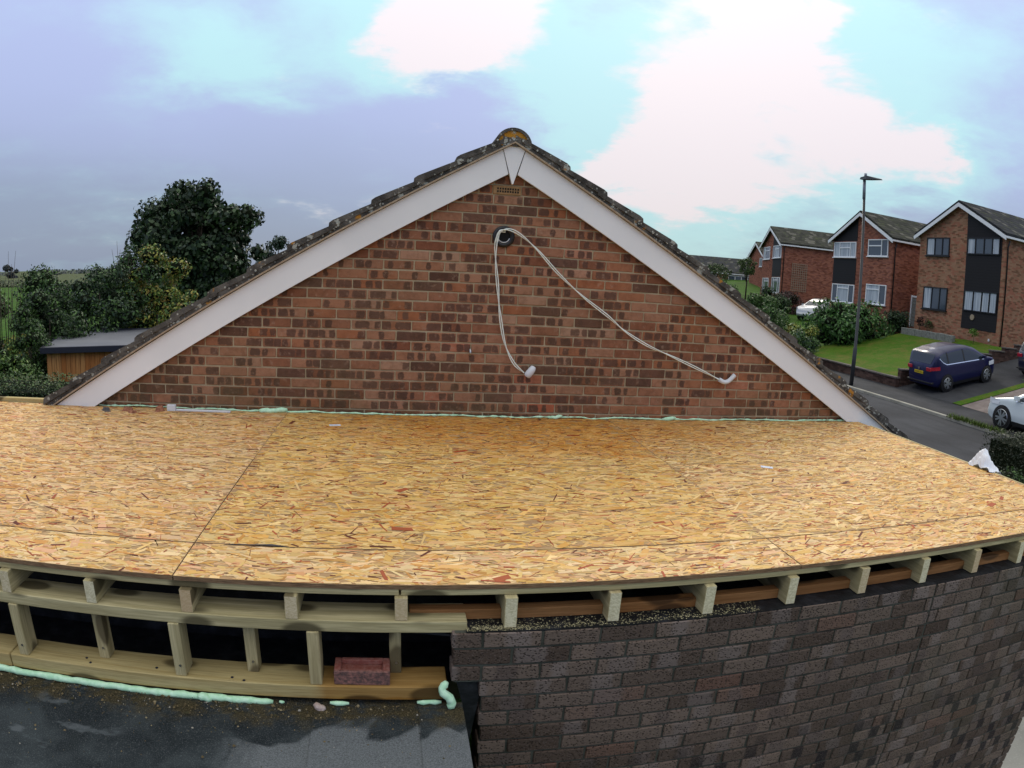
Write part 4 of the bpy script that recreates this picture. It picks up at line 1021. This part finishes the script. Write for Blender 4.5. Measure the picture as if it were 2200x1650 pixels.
# ------------------------------------------------------------------ cars
def car(label, loc, rz, L, Wd, H, paint, prof, belt, wheels, cat='car', glass_x=None, rear_lights=True):
    """nose towards +x; prof = top silhouette [(x,z)], belt = window line (x,z) function"""
    e = empty('parked_car', loc, rz); tag(e, label, cat)
    px_ = [p[0] for p in prof]; pz_ = [p[1] for p in prof]
    top = lambda x: float(np.interp(x, px_, pz_))
    bot = lambda x: .20 + .10 * max(0, (abs(x) - L * .40) / (L * .1)) ** 2
    def hw(x, z):
        t = abs(x) / (L / 2); plan = 1 - .16 * max(0, t - .55) ** 2 / .2 - .10 * max(0, t - .88) / .12
        zb = belt(x); tum = 1 - .26 * max(0, (z - zb) / (H - .9)) if z > zb else 1 - .10 * max(0, (.45 - z) / .3)
        return Wd / 2 * plan * tum
    xsn = sorted(set(list(np.linspace(-L / 2, L / 2, 45)) + px_)); nz = 12
    v = []; f = []; ring_n = 2 * (nz + 1)
    for x in xsn:
        tp, b = top(x), bot(x); tp = max(tp, b + .05)
        col_ = []
        for k in range(nz + 1):
            s = k / nz; z = b + (tp - b) * s; y = hw(x, z)
            if s > .93: y *= .965
            col_.append((x, -y, z))
        v += col_ + [(a, -b_, c + (.0)) for a, b_, c in reversed(col_)]
    for i in range(len(xsn) - 1):
        for k in range(ring_n): f.append((i * ring_n + k, i * ring_n + (k + 1) % ring_n, (i + 1) * ring_n + (k + 1) % ring_n, (i + 1) * ring_n + k))
    f += [tuple(range(ring_n)), tuple((len(xsn) - 1) * ring_n + k for k in range(ring_n))]
    body = MB().add(v, f).obj('body', paint, e, True)
    def side_patch(poly_fn, xa, xb, name, m, off=.008, n=14, parent=e, sides=(-1, 1)):
        for s in sides:
            vv = []; ff = []
            for i in range(n + 1):
                x = xa + (xb - xa) * i / n; zl, zh = poly_fn(x)
                for k in range(5):
                    z = zl + (max(zh, zl + .002) - zl) * k / 4; vv.append((x, s * (hw(x, z) * (.985 if z > top(x) - .12 else 1) + off), z))
            for i in range(n):
                for k in range(4): a = i * 5 + k; ff.append((a, a + 5, a + 6, a + 1))
            MB().add(vv, ff).obj(name, m, parent, True)
    gx = glass_x
    side_patch(lambda x: (belt(x) + .03, max(belt(x) + .03, min(top(x) - .11, H - .12))), gx[0], gx[1], 'side_window', 'car_glass')
    side_patch(lambda x: (belt(x), belt(x) + .028), gx[0] - .05, gx[1] + .03, 'window_trim', 'chrome', .012)
    for xm in gx[3]:
        side_patch(lambda x: (belt(x) + .03, min(top(x) - .10, H - .11)), xm, xm + .07, 'pillar', 'car_trim', .012, 2)
    def top_patch(xa, xb, wf, name, m, off=.01):
        vv = []; ff = []; n = 8
        for i in range(n + 1):
            x = xa + (xb - xa) * i / n; z = top(x)
            for k in range(5): vv.append((x + (-off if xa < 0 else off), (k / 4 - .5) * 2 * hw(x, z) * wf, z + off))
        for i in range(n):
            for k in range(4): a = i * 5 + k; ff.append((a, a + 5, a + 6, a + 1))
        MB().add(vv, ff).obj(name, m, e, True)
    ws, rs = gx[2]
    top_patch(ws[0], ws[1], .86, 'windscreen', 'car_glass'); top_patch(rs[0], rs[1], .84, 'rear_window', 'car_glass')
    if len(gx) > 4: top_patch(gx[4][0], gx[4][1], .80, 'roof_panel', paint, .012)
    side_patch(lambda x: (bot(x) - .02, bot(x) + .10), -L * .40, L * .40, 'sill_trim', 'car_trim', .006)
    rw, rr, xw = wheels
    for x in xw:
        for s in (-1, 1):
            y = s * (Wd / 2 + .004)
            MB().cyl((x, s * (Wd / 2 - .20), rw * 1.0), (0, s, 0), rw * 1.13, .206, 26).obj('wheel_arch', 'car_trim', e)
            w = MB().tube([(x, y - s * .20, rw), (x, y - s * .19, rw), (x, y + s * .01, rw), (x, y + s * .022, rw)], [rw * .9, rw, rw, rw * .93], 26).obj('wheel', 'tyre', e, True)
            rm = MB()
            rm.cyl((x, y + s * .0225, rw), (0, s, 0), .055, .012, 12)
            nspk = 10
            for k in range(nspk):
                a = 2 * math.pi * k / nspk + .2 * (k % 2); ca, sa = math.cos(a), math.sin(a); wd_ = .026; r0, r1 = .05, rr
                rm.add([(x + r0 * ca - wd_ * sa, y + s * .030, rw + r0 * sa + wd_ * ca), (x + r0 * ca + wd_ * sa, y + s * .030, rw + r0 * sa - wd_ * ca), (x + r1 * ca + wd_ * sa, y + s * .026, rw + r1 * sa - wd_ * ca), (x + r1 * ca - wd_ * sa, y + s * .026, rw + r1 * sa + wd_ * ca)], [(0, 1, 2, 3)])
            rm.tube([(x, y + s * .0235, rw), (x, y + s * .031, rw)], [rr * 1.06, rr * 1.02], 26, cap=False)
            rm.obj('rim', 'rim', w)
            MB().box(gx[1] - .12, gx[1] - .0, s * (Wd / 2 + .02) if s > 0 else s * (Wd / 2 + .17), s * (Wd / 2 + .17) if s > 0 else s * (Wd / 2 + .02), belt(gx[1]) + .04, belt(gx[1]) + .16).obj('mirror', paint, e) if x == xw[1] else None
    # lights
    side_patch(lambda x: (.86, .99), -L / 2 + .012, -L / 2 + .42, 'tail_light', 'tail_light', .014, 8)
    side_patch(lambda x: (.66, .66 + .16 * min(1, (L / 2 - x) / .10 + .35)), L / 2 - .62, L / 2 - .10, 'head_light', 'head_light', .014, 8)
    for s in (-1, 1):
        MB().cbox(-L / 2 - .02, -L / 2 + .03, min(s * Wd * .25, s * Wd * .40), max(s * Wd * .25, s * Wd * .40), .84, .98, .008).obj('tail_light', 'tail_light', e)
    pb = MB().box(-L / 2 - .03, -L / 2 - .012, -.26, .26, .70, .81).obj('number_plate', 'plate_flat', e)
    ink = MB()
    for k in range(7):
        if k == 4: pass
        y0 = .215 - k * .062 - (.03 if k >= 4 else 0)
        ink.box(-L / 2 - .0325, -L / 2 - .0302, y0 - .034, y0 - .022, .725, .785).box(-L / 2 - .0325, -L / 2 - .0302, y0 - .008, y0, .725, .785).box(-L / 2 - .0325, -L / 2 - .0302, y0 - .034, y0, (.75, .775, .725)[k % 3], (.76, .785, .735)[k % 3])
    tag(ink.obj('plate_characters', 'plate_ink', pb), kind='stuff')
    MB().cyl((-L / 2 - .012, 0, .90), (-1, 0, 0), .05, .012, 14).obj('badge', 'chrome', e)
    MB().cbox(-L / 2 - .03, -L / 2 + .12, -Wd * .43, Wd * .43, .36, .42, .012).obj('bumper_lip', 'car_trim', e)
    return e
zc = gz(20.5, 16) + .115
ramp_ = math.atan((gz(22.5, 16) - gz(18.9, 16)) / 3.6)
bc = car('dark blue parked people carrier on the driveway beside the lawn', (20.42, 16.62, zc), R(0), 4.08, 1.75, 1.60, 'car_blue',
         [(-2.04, .62), (-2.03, .98), (-1.92, 1.12), (-1.72, 1.44), (-1.60, 1.50), (-1.2, 1.565), (-.4, 1.60), (.15, 1.565), (.55, 1.44), (1.15, 1.10), (1.35, 1.02), (1.75, .92), (1.97, .74), (2.04, .5)],
         lambda x: .98 - .03 * x if x > -1.35 else .98 + .0405 + (-1.35 - x) * .9, (.315, .205, (-1.24, 1.25)), glass_x=(-1.60, 1.06, ((.22, 1.12), (-1.94, -1.70)), (-1.18, -.20), ))
bc.rotation_euler = (0, -ramp_, R(-2)); bc.scale = (.90, .96, .97)
wc = car('white parked hatchback with its nose showing above the hedge', (17.50, 9.55, gz(17.4, 9) + .115), R(90), 4.2, 1.76, 1.46, 'car_white',
         [(-2.1, .6), (-2.08, .95), (-1.95, 1.1), (-1.7, 1.33), (-1.3, 1.42), (-.5, 1.46), (.0, 1.42), (.35, 1.30), (.95, .98), (1.2, .93), (1.75, .82), (2.02, .64), (2.1, .42)],
         lambda x: .90 - .02 * x, (.325, .235, (-1.27, 1.30)), glass_x=(-1.45, .80, ((.10, .93), (-1.98, -1.62)), (-.9, -.2)))
rc = car('dark car with a red tail light cut by the right picture edge', (25.05, 14.62, gz(25.05, 15.4) + .12), R(-6), 4.0, 1.7, 1.5, 'car_dark',
         [(-2.0, .6), (-1.98, .98), (-1.86, 1.12), (-1.62, 1.38), (-1.2, 1.46), (-.4, 1.5), (.1, 1.46), (.5, 1.32), (1.05, 1.0), (1.7, .86), (1.93, .7), (2.0, .45)],
         lambda x: .95 - .02 * x, (.31, .21, (-1.24, 1.22)), glass_x=(-1.4, .95, ((.2, 1.02), (-1.9, -1.6)), (-1.0, -.2)))
rc.rotation_euler = (0, -ramp_, R(-4))
sc2 = car('pale silver car half hidden behind the laurel hedge', (27.9, 36.9, gz(28, 37) - .05), R(205), 4.3, 1.75, 1.5, 'car_silver',
          [(-2.1, .6), (-2.08, .95), (-1.95, 1.1), (-1.7, 1.36), (-1.3, 1.46), (-.5, 1.5), (.0, 1.46), (.4, 1.32), (1.0, 1.0), (1.75, .84), (2.02, .66), (2.1, .42)],
          lambda x: .92 - .02 * x, (.32, .22, (-1.27, 1.30)), glass_x=(-1.45, .85, ((.15, .98), (-1.98, -1.62)), (-.9, -.2)))

# ------------------------------------------------------------------ garden shed
sh = empty('garden_shed', (-8.3, 11.9, -3.0), math.atan2(.79, 2.21)); tag(sh, 'timber clad garden shed with a flat grey roof and dark trim', 'shed')
SWd, SDp = 5.2, 3.9; SZ = 2.26
MB().box(.14, SWd - .1, .16, SDp - .1, -.2, SZ - .15).obj('shell', 'dark_hole', sh)
pk = MB().cbox(0, .112, 0, .022, 0, SZ - .16, .004).obj('plank', 'shed_plank'); COL.objects.unlink(pk)
for k in range(int((SWd - .25) / .118)):
    share(pk, 'plank', sh, (.12 + k * .118, .13 + random.uniform(0, .004), .05))
for k in range(int((SDp - .3) / .118)):
    share(pk, 'plank', sh, (.118, .26 + k * .118, .05), rot=(0, 0, R(90)))
MB().cbox(-.02, SWd, -.02, .06, SZ - .14, SZ, .006).obj('fascia', 'shed_trim', sh)
MB().cbox(-.02, .06, .061, SDp, SZ - .14, SZ, .006).obj('fascia', 'shed_trim', sh)
MB().cbox(-.02, SWd, SDp + .001, SDp + .08, SZ - .14, SZ + .02, .006).obj('fascia', 'shed_trim', sh)
MB().box(.061, SWd - .02, .061, SDp, SZ - .10, SZ - .012).obj('flat_roof_sheet', 'shed_roof', sh)

# ------------------------------------------------------------------ vegetation
def leaf_mesh(P, Nn, size, pal, name, parent=None, aspect=.5, wts=None):
    n = len(P); N3 = Nn + rng.normal(0, .55, (n, 3)); N3 /= np.linalg.norm(N3, axis=1)[:, None] + 1e-9
    t = rng.normal(0, 1, (n, 3)); t -= (t * N3).sum(1)[:, None] * N3; t /= np.linalg.norm(t, axis=1)[:, None] + 1e-9
    b = np.cross(N3, t); s = size * rng.uniform(.6, 1.35, n)[:, None]
    droop = N3 * s * .12
    v = np.stack([P - t * s * .5, P + b * s * aspect * .5 - droop * 0, P + t * s * .5 - droop, P - b * s * aspect * .5], 1).reshape(-1, 3)
    f = np.arange(n * 4).reshape(-1, 4)
    pal = np.array(pal); c = pal[rng.choice(len(pal), n, p=wts)] * rng.uniform(.65, 1.35, (n, 1))
    return npmesh(name, v, f, 'leaf', parent, c)
def lump_points(lumps, n):
    """points spread through the outer half of a set of ellipsoids"""
    w = np.array([l[3] * l[4] * l[5] for l in lumps]) ** .7; w /= w.sum(); k = rng.choice(len(lumps), n, p=w)
    L = np.array(lumps)[k]; d_ = rng.normal(0, 1, (n, 3)); d_ /= np.linalg.norm(d_, axis=1)[:, None]
    r = rng.uniform(.35, 1.0, n) ** .5 * rng.uniform(.9, 1.12, n)
    return L[:, :3] + d_ * L[:, 3:6] * r[:, None], d_
def make_lumps(c, rad, n, sub):
    out = []
    for _ in range(n):
        d_ = rng.normal(0, 1, 3); d_ /= np.linalg.norm(d_); r = rng.uniform(.35, .95) ** .6
        s = sub * rng.uniform(.5, 1.45); out.append((c[0] + d_[0] * rad[0] * r, c[1] + d_[1] * rad[1] * r, c[2] + d_[2] * rad[2] * r, s, s, s * .8))
    return out
DARK = [(.018, .038, .013), (.028, .055, .018), (.040, .075, .024), (.016, .034, .018)]
MID = [(.040, .092, .018), (.062, .128, .026), (.085, .155, .036), (.032, .07, .020)]
YEL = [(.22, .24, .035), (.30, .28, .05), (.13, .20, .035), (.26, .18, .04)]
REDD = [(.055, .022, .022), (.035, .018, .016), (.08, .03, .028), (.03, .026, .014)]
def plant(name, label, c, rad, ground, nleaf, size, pal, nl=22, sub=None, cat='shrub', trunk=.06, group=None, core=True, aspect=.5, wts=None, limbs=4):
    e = empty(name, (c[0], c[1], ground)); tag(e, label, cat, group)
    c0 = np.array([0, 0, c[2] - ground]); sub = sub or min(rad) * .42
    lumps = make_lumps(c0, [r * .8 for r in rad], nl, sub)
    P, D = lump_points(lumps, nleaf)
    leaf_mesh(P, D, size, pal, 'crown', e, aspect, wts)
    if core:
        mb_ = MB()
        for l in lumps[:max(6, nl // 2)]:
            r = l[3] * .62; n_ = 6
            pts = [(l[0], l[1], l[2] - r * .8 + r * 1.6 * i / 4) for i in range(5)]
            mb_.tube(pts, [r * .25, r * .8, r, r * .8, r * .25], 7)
        tag(mb_.obj('light_stop_core', 'dark_core', e), kind='stuff')  # added dark lumps that stop light inside the crown
    tb = MB(); tb.tube([(0, 0, -.3), (rad[0] * .03, 0, c0[2] * .5), (0, rad[1] * .03, c0[2] + rad[2] * .3)], [trunk, trunk * .8, trunk * .3], 9)
    for k in range(limbs):
        l = lumps[k]; z0_ = c0[2] * .45 + .1 * k; tb.tube([(0, 0, z0_), (l[0] * .5, l[1] * .5, (z0_ + l[2]) / 2 + .1), l[:3]], [trunk * .5, trunk * .35, trunk * .12], 6)
    tb.obj('trunk', 'bark', e, True)
    return e
# big dark tree
plant('maple_tree', 'large dark green rounded tree rising behind the shrubs', (-8.85, 26.35, 1.7), (3.75, 2.9, 3.35), -3.1, 22000, .20, DARK, 130, .62, 'tree', .26, core=True, aspect=.75, limbs=14)
plant('maple_sapling', 'smaller dark tree filling in below the right of the big tree', (-7.0, 25.5, -.3), (1.9, 1.5, 1.5), -3.1, 4500, .20, DARK, 24, .6, 'tree', .12, aspect=.7)
plant('far_tree', 'distant dark tree peeping out right of the big tree', (-11.4, 58.5, 1.5), (2.6, 2.2, 2.3), -3.0, 3500, .32, [(.03, .05, .035), (.04, .065, .045)], 20, .8, 'tree', .2)
# shrubs in front of it, left to right
plant('autumn_shrub', 'tall yellow green shrub turning to autumn colour before the big tree', (-7.45, 17.6, -.30), (1.35, .9, 2.3), -3.05, 9000, .10, YEL + MID[:2], 40, .36, 'shrub', .05, aspect=.55)
plant('autumn_shrub', 'lower yellow green shrub just above the shed roof', (-6.2, 17.0, -.85), (1.2, .8, 1.6), -3.05, 5200, .10, YEL + MID, 26, .34, 'shrub', .04)
plant('holly_bush', 'dense blue green bush behind the shed, left of the yellow shrub', (-8.75, 16.2, -.35), (1.45, 1.0, 2.15), -3.05, 9500, .10, DARK + MID[:2] + [(.045, .08, .05)], 44, .36, 'bush', .05, aspect=.55)
plant('holly_bush', 'dark bush above the front corner of the shed', (-9.35, 14.2, -.8), (1.25, .9, 1.85), -3.05, 7000, .10, DARK + MID[:2], 34, .34, 'bush', .05)
plant('holly_bush', 'shaded bush low behind the shed roof', (-7.2, 18.6, -1.2), (2.6, .7, 1.3), -3.05, 7000, .11, DARK + MID[:1], 36, .42, 'bush', .05)
plant('round_bush', 'rounded dark bush standing alone before the field', (-15.3, 23.9, -.95), (.72, .7, 1.45), -3.1, 3600, .13, DARK + YEL[2:3], 22, .34, 'bush', .06)
plant('leafy_shrub', 'loose light green shrub at the left picture edge above the hedge', (-8.75, 10.9, -1.35), (1.0, .6, .85), -3.0, 5000, .075, MID + YEL[2:3], 34, .26, 'shrub', .03)
plant('leafy_shrub', 'thin dark leafy shrub left of the shed', (-8.75, 12.1, -.85), (.5, .45, 1.2), -3.0, 3600, .08, MID + DARK[:2], 26, .22, 'shrub', .03)
plant('hedgerow_bush', 'low bush at the far side of the green meadow', (-13.2, 20.2, -1.25), (1.8, .9, .95), -3.1, 4800, .11, MID + DARK[:2], 30, .34, 'bush', .04)
plant('hedgerow_bush', 'brownish tangled bush at the left picture edge', (-10.5, 12.6, -.55), (.6, .5, 1.3), -3.0, 2600, .08, [(.07, .06, .035), (.05, .06, .025), (.04, .06, .025)], 22, .26, 'bush', .03)
plant('hedgerow_bush', 'green bush filling the gap right of the round bush', (-11.6, 17.6, -1.0), (1.1, .8, 1.3), -3.1, 4500, .10, MID + DARK[:2] + YEL[2:3], 26, .34, 'bush', .04)
plant('holly_bush', 'broad mid green bush between the shed bush and the round bush', (-10.55, 16.2, -.6), (1.4, .9, 2.1), -3.05, 8500, .10, MID + DARK[:2], 42, .36, 'bush', .05)
plant('holly_bush', 'bush rising between the blue green bush and the yellow shrub', (-8.1, 17.4, -.1), (1.1, .8, 2.3), -3.05, 7000, .10, MID[:2] + DARK[:2] + [(.05, .09, .05)], 36, .34, 'bush', .05)
plant('autumn_shrub', 'sparse yellowing shrub left of the shed at the edge of the bushes', (-9.9, 13.4, -1.3), (.7, .6, 1.1), -3.05, 3600, .085, YEL + MID, 24, .26, 'shrub', .03)
plant('hedgerow_bush', 'wide dark thicket closing the view behind the bushes', (-11.4, 21.5, -.7), (3.0, .9, 1.7), -3.1, 8000, .12, DARK + MID[:1], 44, .42, 'bush', .05)
# bare upright twigs
def twigs(label, spots, base):
    e = empty('bare_shrub', spots[0][0]); tag(e, label, 'shrub')
    for (p, q, r_) in spots:
        p, q = Vector(p) - e.location, Vector(q) - e.location; m = p.lerp(q, .5) + Vector((random.uniform(-.05, .05), 0, 0))
        MB().tube([p, m, q], [r_, r_ * .7, r_ * .3], 5).obj('twig', 'bark', e, True)
    return e
tw = []
for k in range(9):
    x = -9.75 + k * .085 + random.uniform(-.03, .03); tw.append(((x, 12.2, -.7), (x + .02 + (k - 3) * .03, 12.15, random.choice((.95, 1.15, 1.45, .8, 1.0))), .011))
twigs('bare upright twigs of a leafless shrub against the sky', tw, -3)
tw = [((-8.15 + .05 * k, 16.2, .6), (-8.35 + .13 * k + random.uniform(-.06, .06), 16.2, 1.35 + random.uniform(-.2, .45)), .012) for k in range(7)]
twigs('bare twigs sticking up from the top of the dark bush', tw, -3)
# clipped hedges
def hedge(name, label, x0, x1, y0, y1, z0, z1, n, size, pal, pal_top=None, wob=.05, aspect=.5):
    e = empty(name, ((x0 + x1) / 2, (y0 + y1) / 2, z0)); tag(e, label, 'hedge'); o = np.array(e.location)
    MB().box(x0 + .1 - o[0], x1 - .1 - o[0], y0 + .1 - o[1], y1 - .1 - o[1], 0, z1 - .1 - z0).obj('light_stop_core', 'dark_core', e)  # added dark block that stops light through the hedge
    A = [(x1 - x0) * (z1 - z0), (x1 - x0) * (y1 - y0), (y1 - y0) * (z1 - z0), (y1 - y0) * (z1 - z0)]; A = np.array(A) / sum(A)
    P = []; D = []; top = []
    for i in range(n):
        k = rng.choice(4, p=A); a, b = rng.random(2)
        if k == 0: p = [x0 + a * (x1 - x0), y0, z0 + b * (z1 - z0)]; q = [0, -1, 0]
        elif k == 1: p = [x0 + a * (x1 - x0), y0 + b * (y1 - y0), z1]; q = [0, 0, 1]
        elif k == 2: p = [x0, y0 + a * (y1 - y0), z0 + b * (z1 - z0)]; q = [-1, 0, 0]
        else: p = [x1, y0 + a * (y1 - y0), z0 + b * (z1 - z0)]; q = [1, 0, 0]
        w = wob * (math.sin(p[0] * 3.1 + p[2] * 2) + math.sin(p[1] * 2.7 + p[0]) + math.sin(p[2] * 4.3)) * .6 - abs(rng.normal(0, .05))
        P.append([p[j] + q[j] * w + rng.normal(0, .02) for j in range(3)]); D.append(q); top.append(k == 1)
    P = np.array(P) - o; D = np.array(D, float); top = np.array(top)
    leaf_mesh(P[~top], D[~top], size, pal, 'leaves', e, aspect)
    leaf_mesh(P[top], D[top], size, pal_top or pal, 'top_leaves', e, aspect)
    return e
hedge('clipped_hedge', 'dark clipped hedge with a green top in front of the shed', -11, -2.2, 6.35, 7.55, -2.9, -.57, 34000, .042, [(.012, .026, .012), (.02, .04, .015), (.028, .05, .018)], [(.045, .095, .02), (.06, .11, .025), (.06, .07, .02)], wob=.03)
hedge('conifer_hedge', 'dark clipped conifer hedge in front of the white car', 8.62, 11.6, 3.9, 4.9, -2.4, -.62, 14000, .05, [(.016, .026, .014), (.024, .036, .018), (.03, .034, .016)], [(.04, .05, .02), (.03, .04, .018)], aspect=.3)
plant('low_shrub', 'fine green shrub in front of the dark conifer hedge beside the deck', (6.0, 2.25, -.75), (.75, .5, .42), -2.4, 3000, .045, MID + DARK[:2], 18, .2, 'shrub', .03, aspect=.3)
# laurel hedge between the lawn and the middle house
lh = plant('laurel_hedge', 'big glossy green laurel hedge at the edge of the lawn', (22.1, 26.0, -.15), (3.7, 1.35, 1.25), -1.3, 7600, .21, [(.035, .095, .018), (.055, .14, .024), (.085, .18, .045), (.028, .07, .02)], 46, .72, 'hedge', .06, aspect=.42)
plant('dark_shrub', 'dark shaded shrub at the house end of the laurel hedge', (25.8, 26.6, .25), (1.0, .8, 1.05), -.6, 2600, .12, DARK, 14, .4, 'shrub', .05)
plant('golden_shrub', 'yellow green shrub left of the laurel hedge', (18.6, 25.4, -.55), (1.1, .9, 1.0), -1.9, 3600, .13, YEL[:3] + MID[:2], 16, .36, 'shrub', .04)
plant('garden_shrub', 'leafy green shrub beside the verge below the red bush', (16.6, 25.6, -.55), (1.6, 1.1, 1.3), -2.0, 5200, .13, MID, 30, .42, 'shrub', .04)
plant('garden_shrub', 'blue green shrub partly hidden by the roof verge', (16.9, 22.6, -.95), (1.05, .9, .85), -2.0, 2600, .12, MID + [(.05, .09, .06)], 16, .36, 'shrub', .04)
plant('garden_shrub', 'pale leaved shrub before the far houses', (20.8, 33.0, .0), (2.6, 1.3, 1.3), -.9, 5200, .15, MID + [(.08, .13, .04)], 16, .45, 'shrub', .05)
plant('garden_shrub', 'dark green shrubs below the far house windows', (24.8, 39.0, .35), (2.6, 1.0, 1.1), -.5, 2400, .16, DARK + MID[:1], 16, .5, 'shrub', .05)
plant('red_bush', 'round dark red leaved bush before the trellis house', (28.3, 41.6, .35), (1.45, 1.2, 1.15), -.4, 4200, .13, REDD, 18, .45, 'bush', .05)
plant('small_tree', 'small open tree with a thin trunk beside the far house', (28.2, 48.4, 3.05), (.95, .9, .95), .6, 1500, .16, [(.05, .085, .022), (.075, .11, .03)], 14, .34, 'tree', .07, core=False)
plant('small_tree', 'sparse tree in front of the long low dwelling', (27.0, 52.0, 2.3), (1.8, 1.2, 1.0), .6, 1600, .18, [(.05, .085, .025), (.07, .10, .03)], 16, .4, 'tree', .08, core=False)
plant('garden_shrub', 'shrubs along the front of the long low dwelling', (24.6, 46.5, .9), (2.4, 1.0, .8), .0, 1800, .18, MID, 14, .5, 'shrub', .05)
plant('spiky_shrub', 'dark upright shrub at the right picture edge above the white car', (19.9, 12.1, -.95), (.55, .5, .75), -1.9, 1500, .11, DARK + MID[:2], 12, .25, 'shrub', .04, aspect=.3)
for k, (x, y) in enumerate(((26.15, 24.9), (26.2, 24.35), (25.9, 20.6))):
    plant('flower_plant', ('rusty leaved plant against the tan brick house', 'small reddish plant by the planter wall', 'bright green plant on the planter wall')[k], (x, y, .35), (.25, .25, .3), -.2, 260, .09, [REDD, REDD + MID, [(.09, .17, .02)]][k], 6, .14, 'plant', .015, core=False, limbs=2)
# far tree line and hedges on the horizon
P = []; D = []
for k in range(90):
    a = rng.uniform(-52, 6); r_ = rng.uniform(300, 330); x = math.sin(R(a)) * r_; y = math.cos(R(a)) * r_; zg = gz(x, y) + max(0, y - 90) * .0012
    h = rng.choice((1.6, 2.0, 2.4, 4.5), p=(.4, .3, .2, .1))
    for _ in range(34): P.append((x + rng.normal(0, 2.6), y + rng.normal(0, 2), zg + rng.uniform(-.3, h))); D.append((0, -.5, .8))
tl = leaf_mesh(np.array(P), np.array(D), 1.5, [(.05, .065, .06), (.06, .075, .07)], 'treeline'); tag(tl, 'dark hedge line along the far edge of the fields', 'tree line', kind='stuff')
plant('far_tree', 'distant rounded tree on the horizon at the left', (-133, 205, -1.6), (4.6, 2.5, 4.2), -3.4, 2600, .8, [(.04, .05, .055), (.05, .06, .06)], 10, 1.2, 'tree', .3)
plant('far_tree', 'smaller distant tree beside the rounded one on the horizon', (-122, 210, -2.0), (4.0, 2.2, 1.6), -3.4, 700, .8, [(.045, .06, .06), (.055, .07, .065)], 10, 1.0, 'tree', .3)
P = []; D = []
for k in range(700):
    x = rng.uniform(-150, 10); zg = gz(x, 122)
    for _ in range(9): P.append((x + rng.normal(0, .6), 122 + rng.normal(0, .7), zg + rng.uniform(-.2, 1.1) * (1 + .5 * math.sin(x * .21) * math.sin(x * .07)))); D.append((0, -.5, .8))
tag(leaf_mesh(np.array(P), np.array(D), .55, [(.04, .06, .03), (.055, .08, .035), (.075, .085, .035)], 'hedgerow'), 'low field hedge dividing the green meadow from the pale field', 'hedge', kind='stuff')
plant('leafy_shrub', 'tall loose shrub at the very left picture edge among the twigs', (-10.9, 13.6, -.45), (.6, .5, 1.5), -3.0, 3600, .085, MID + [(.07, .06, .035)], 26, .26, 'shrub', .03)
tp = empty('sign_post', (-72, 128, -2.8)); tag(tp, 'distant T shaped post standing on the field edge', 'post')
MB().tube([(0, 0, 0), (0, 0, 1.9)], .13, 8).obj('post', 'lamp_metal', tp); MB().add([(-1.0, 0, 1.8), (-.9, 0, 2.0), (1.0, 0, 2.1), (.9, 0, 1.9), (-1.0, .3, 1.8), (-.9, .3, 2.0), (1.0, .3, 2.1), (.9, .3, 1.9)], [(0, 1, 2, 3), (7, 6, 5, 4), (0, 4, 5, 1), (1, 5, 6, 2), (2, 6, 7, 3), (3, 7, 4, 0)]).obj('crossbar', 'lamp_metal', tp)

# ------------------------------------------------------------------ groups of alike things
GROUPS = {'brick_house': 'brick houses across the street', 'parked_car': 'cars parked in the street', 'holly_bush': 'bushes behind the shed', 'autumn_shrub': 'bushes behind the shed', 'leafy_shrub': 'bushes behind the shed',
          'hedgerow_bush': 'bushes behind the shed', 'garden_shrub': 'shrubs in the gardens opposite', 'far_tree': 'distant trees', 'small_tree': 'small trees by the far houses', 'foam_bead': 'foam beads', 'foam_lump': 'foam beads',
          'foam_patch': 'foam beads', 'brick_chunk': 'rubble on the deck', 'stone_chip': 'rubble on the deck', 'paper_scrap': 'paper scraps on the deck', 'cable': 'wires on the gable', 'bare_shrub': 'bare twigs', 'flower_plant': 'small plants by the tan house'}
for o in S.objects:
    if o.parent is None and 'category' in o and o.name.split('.')[0] in GROUPS: o['group'] = GROUPS[o.name.split('.')[0]]
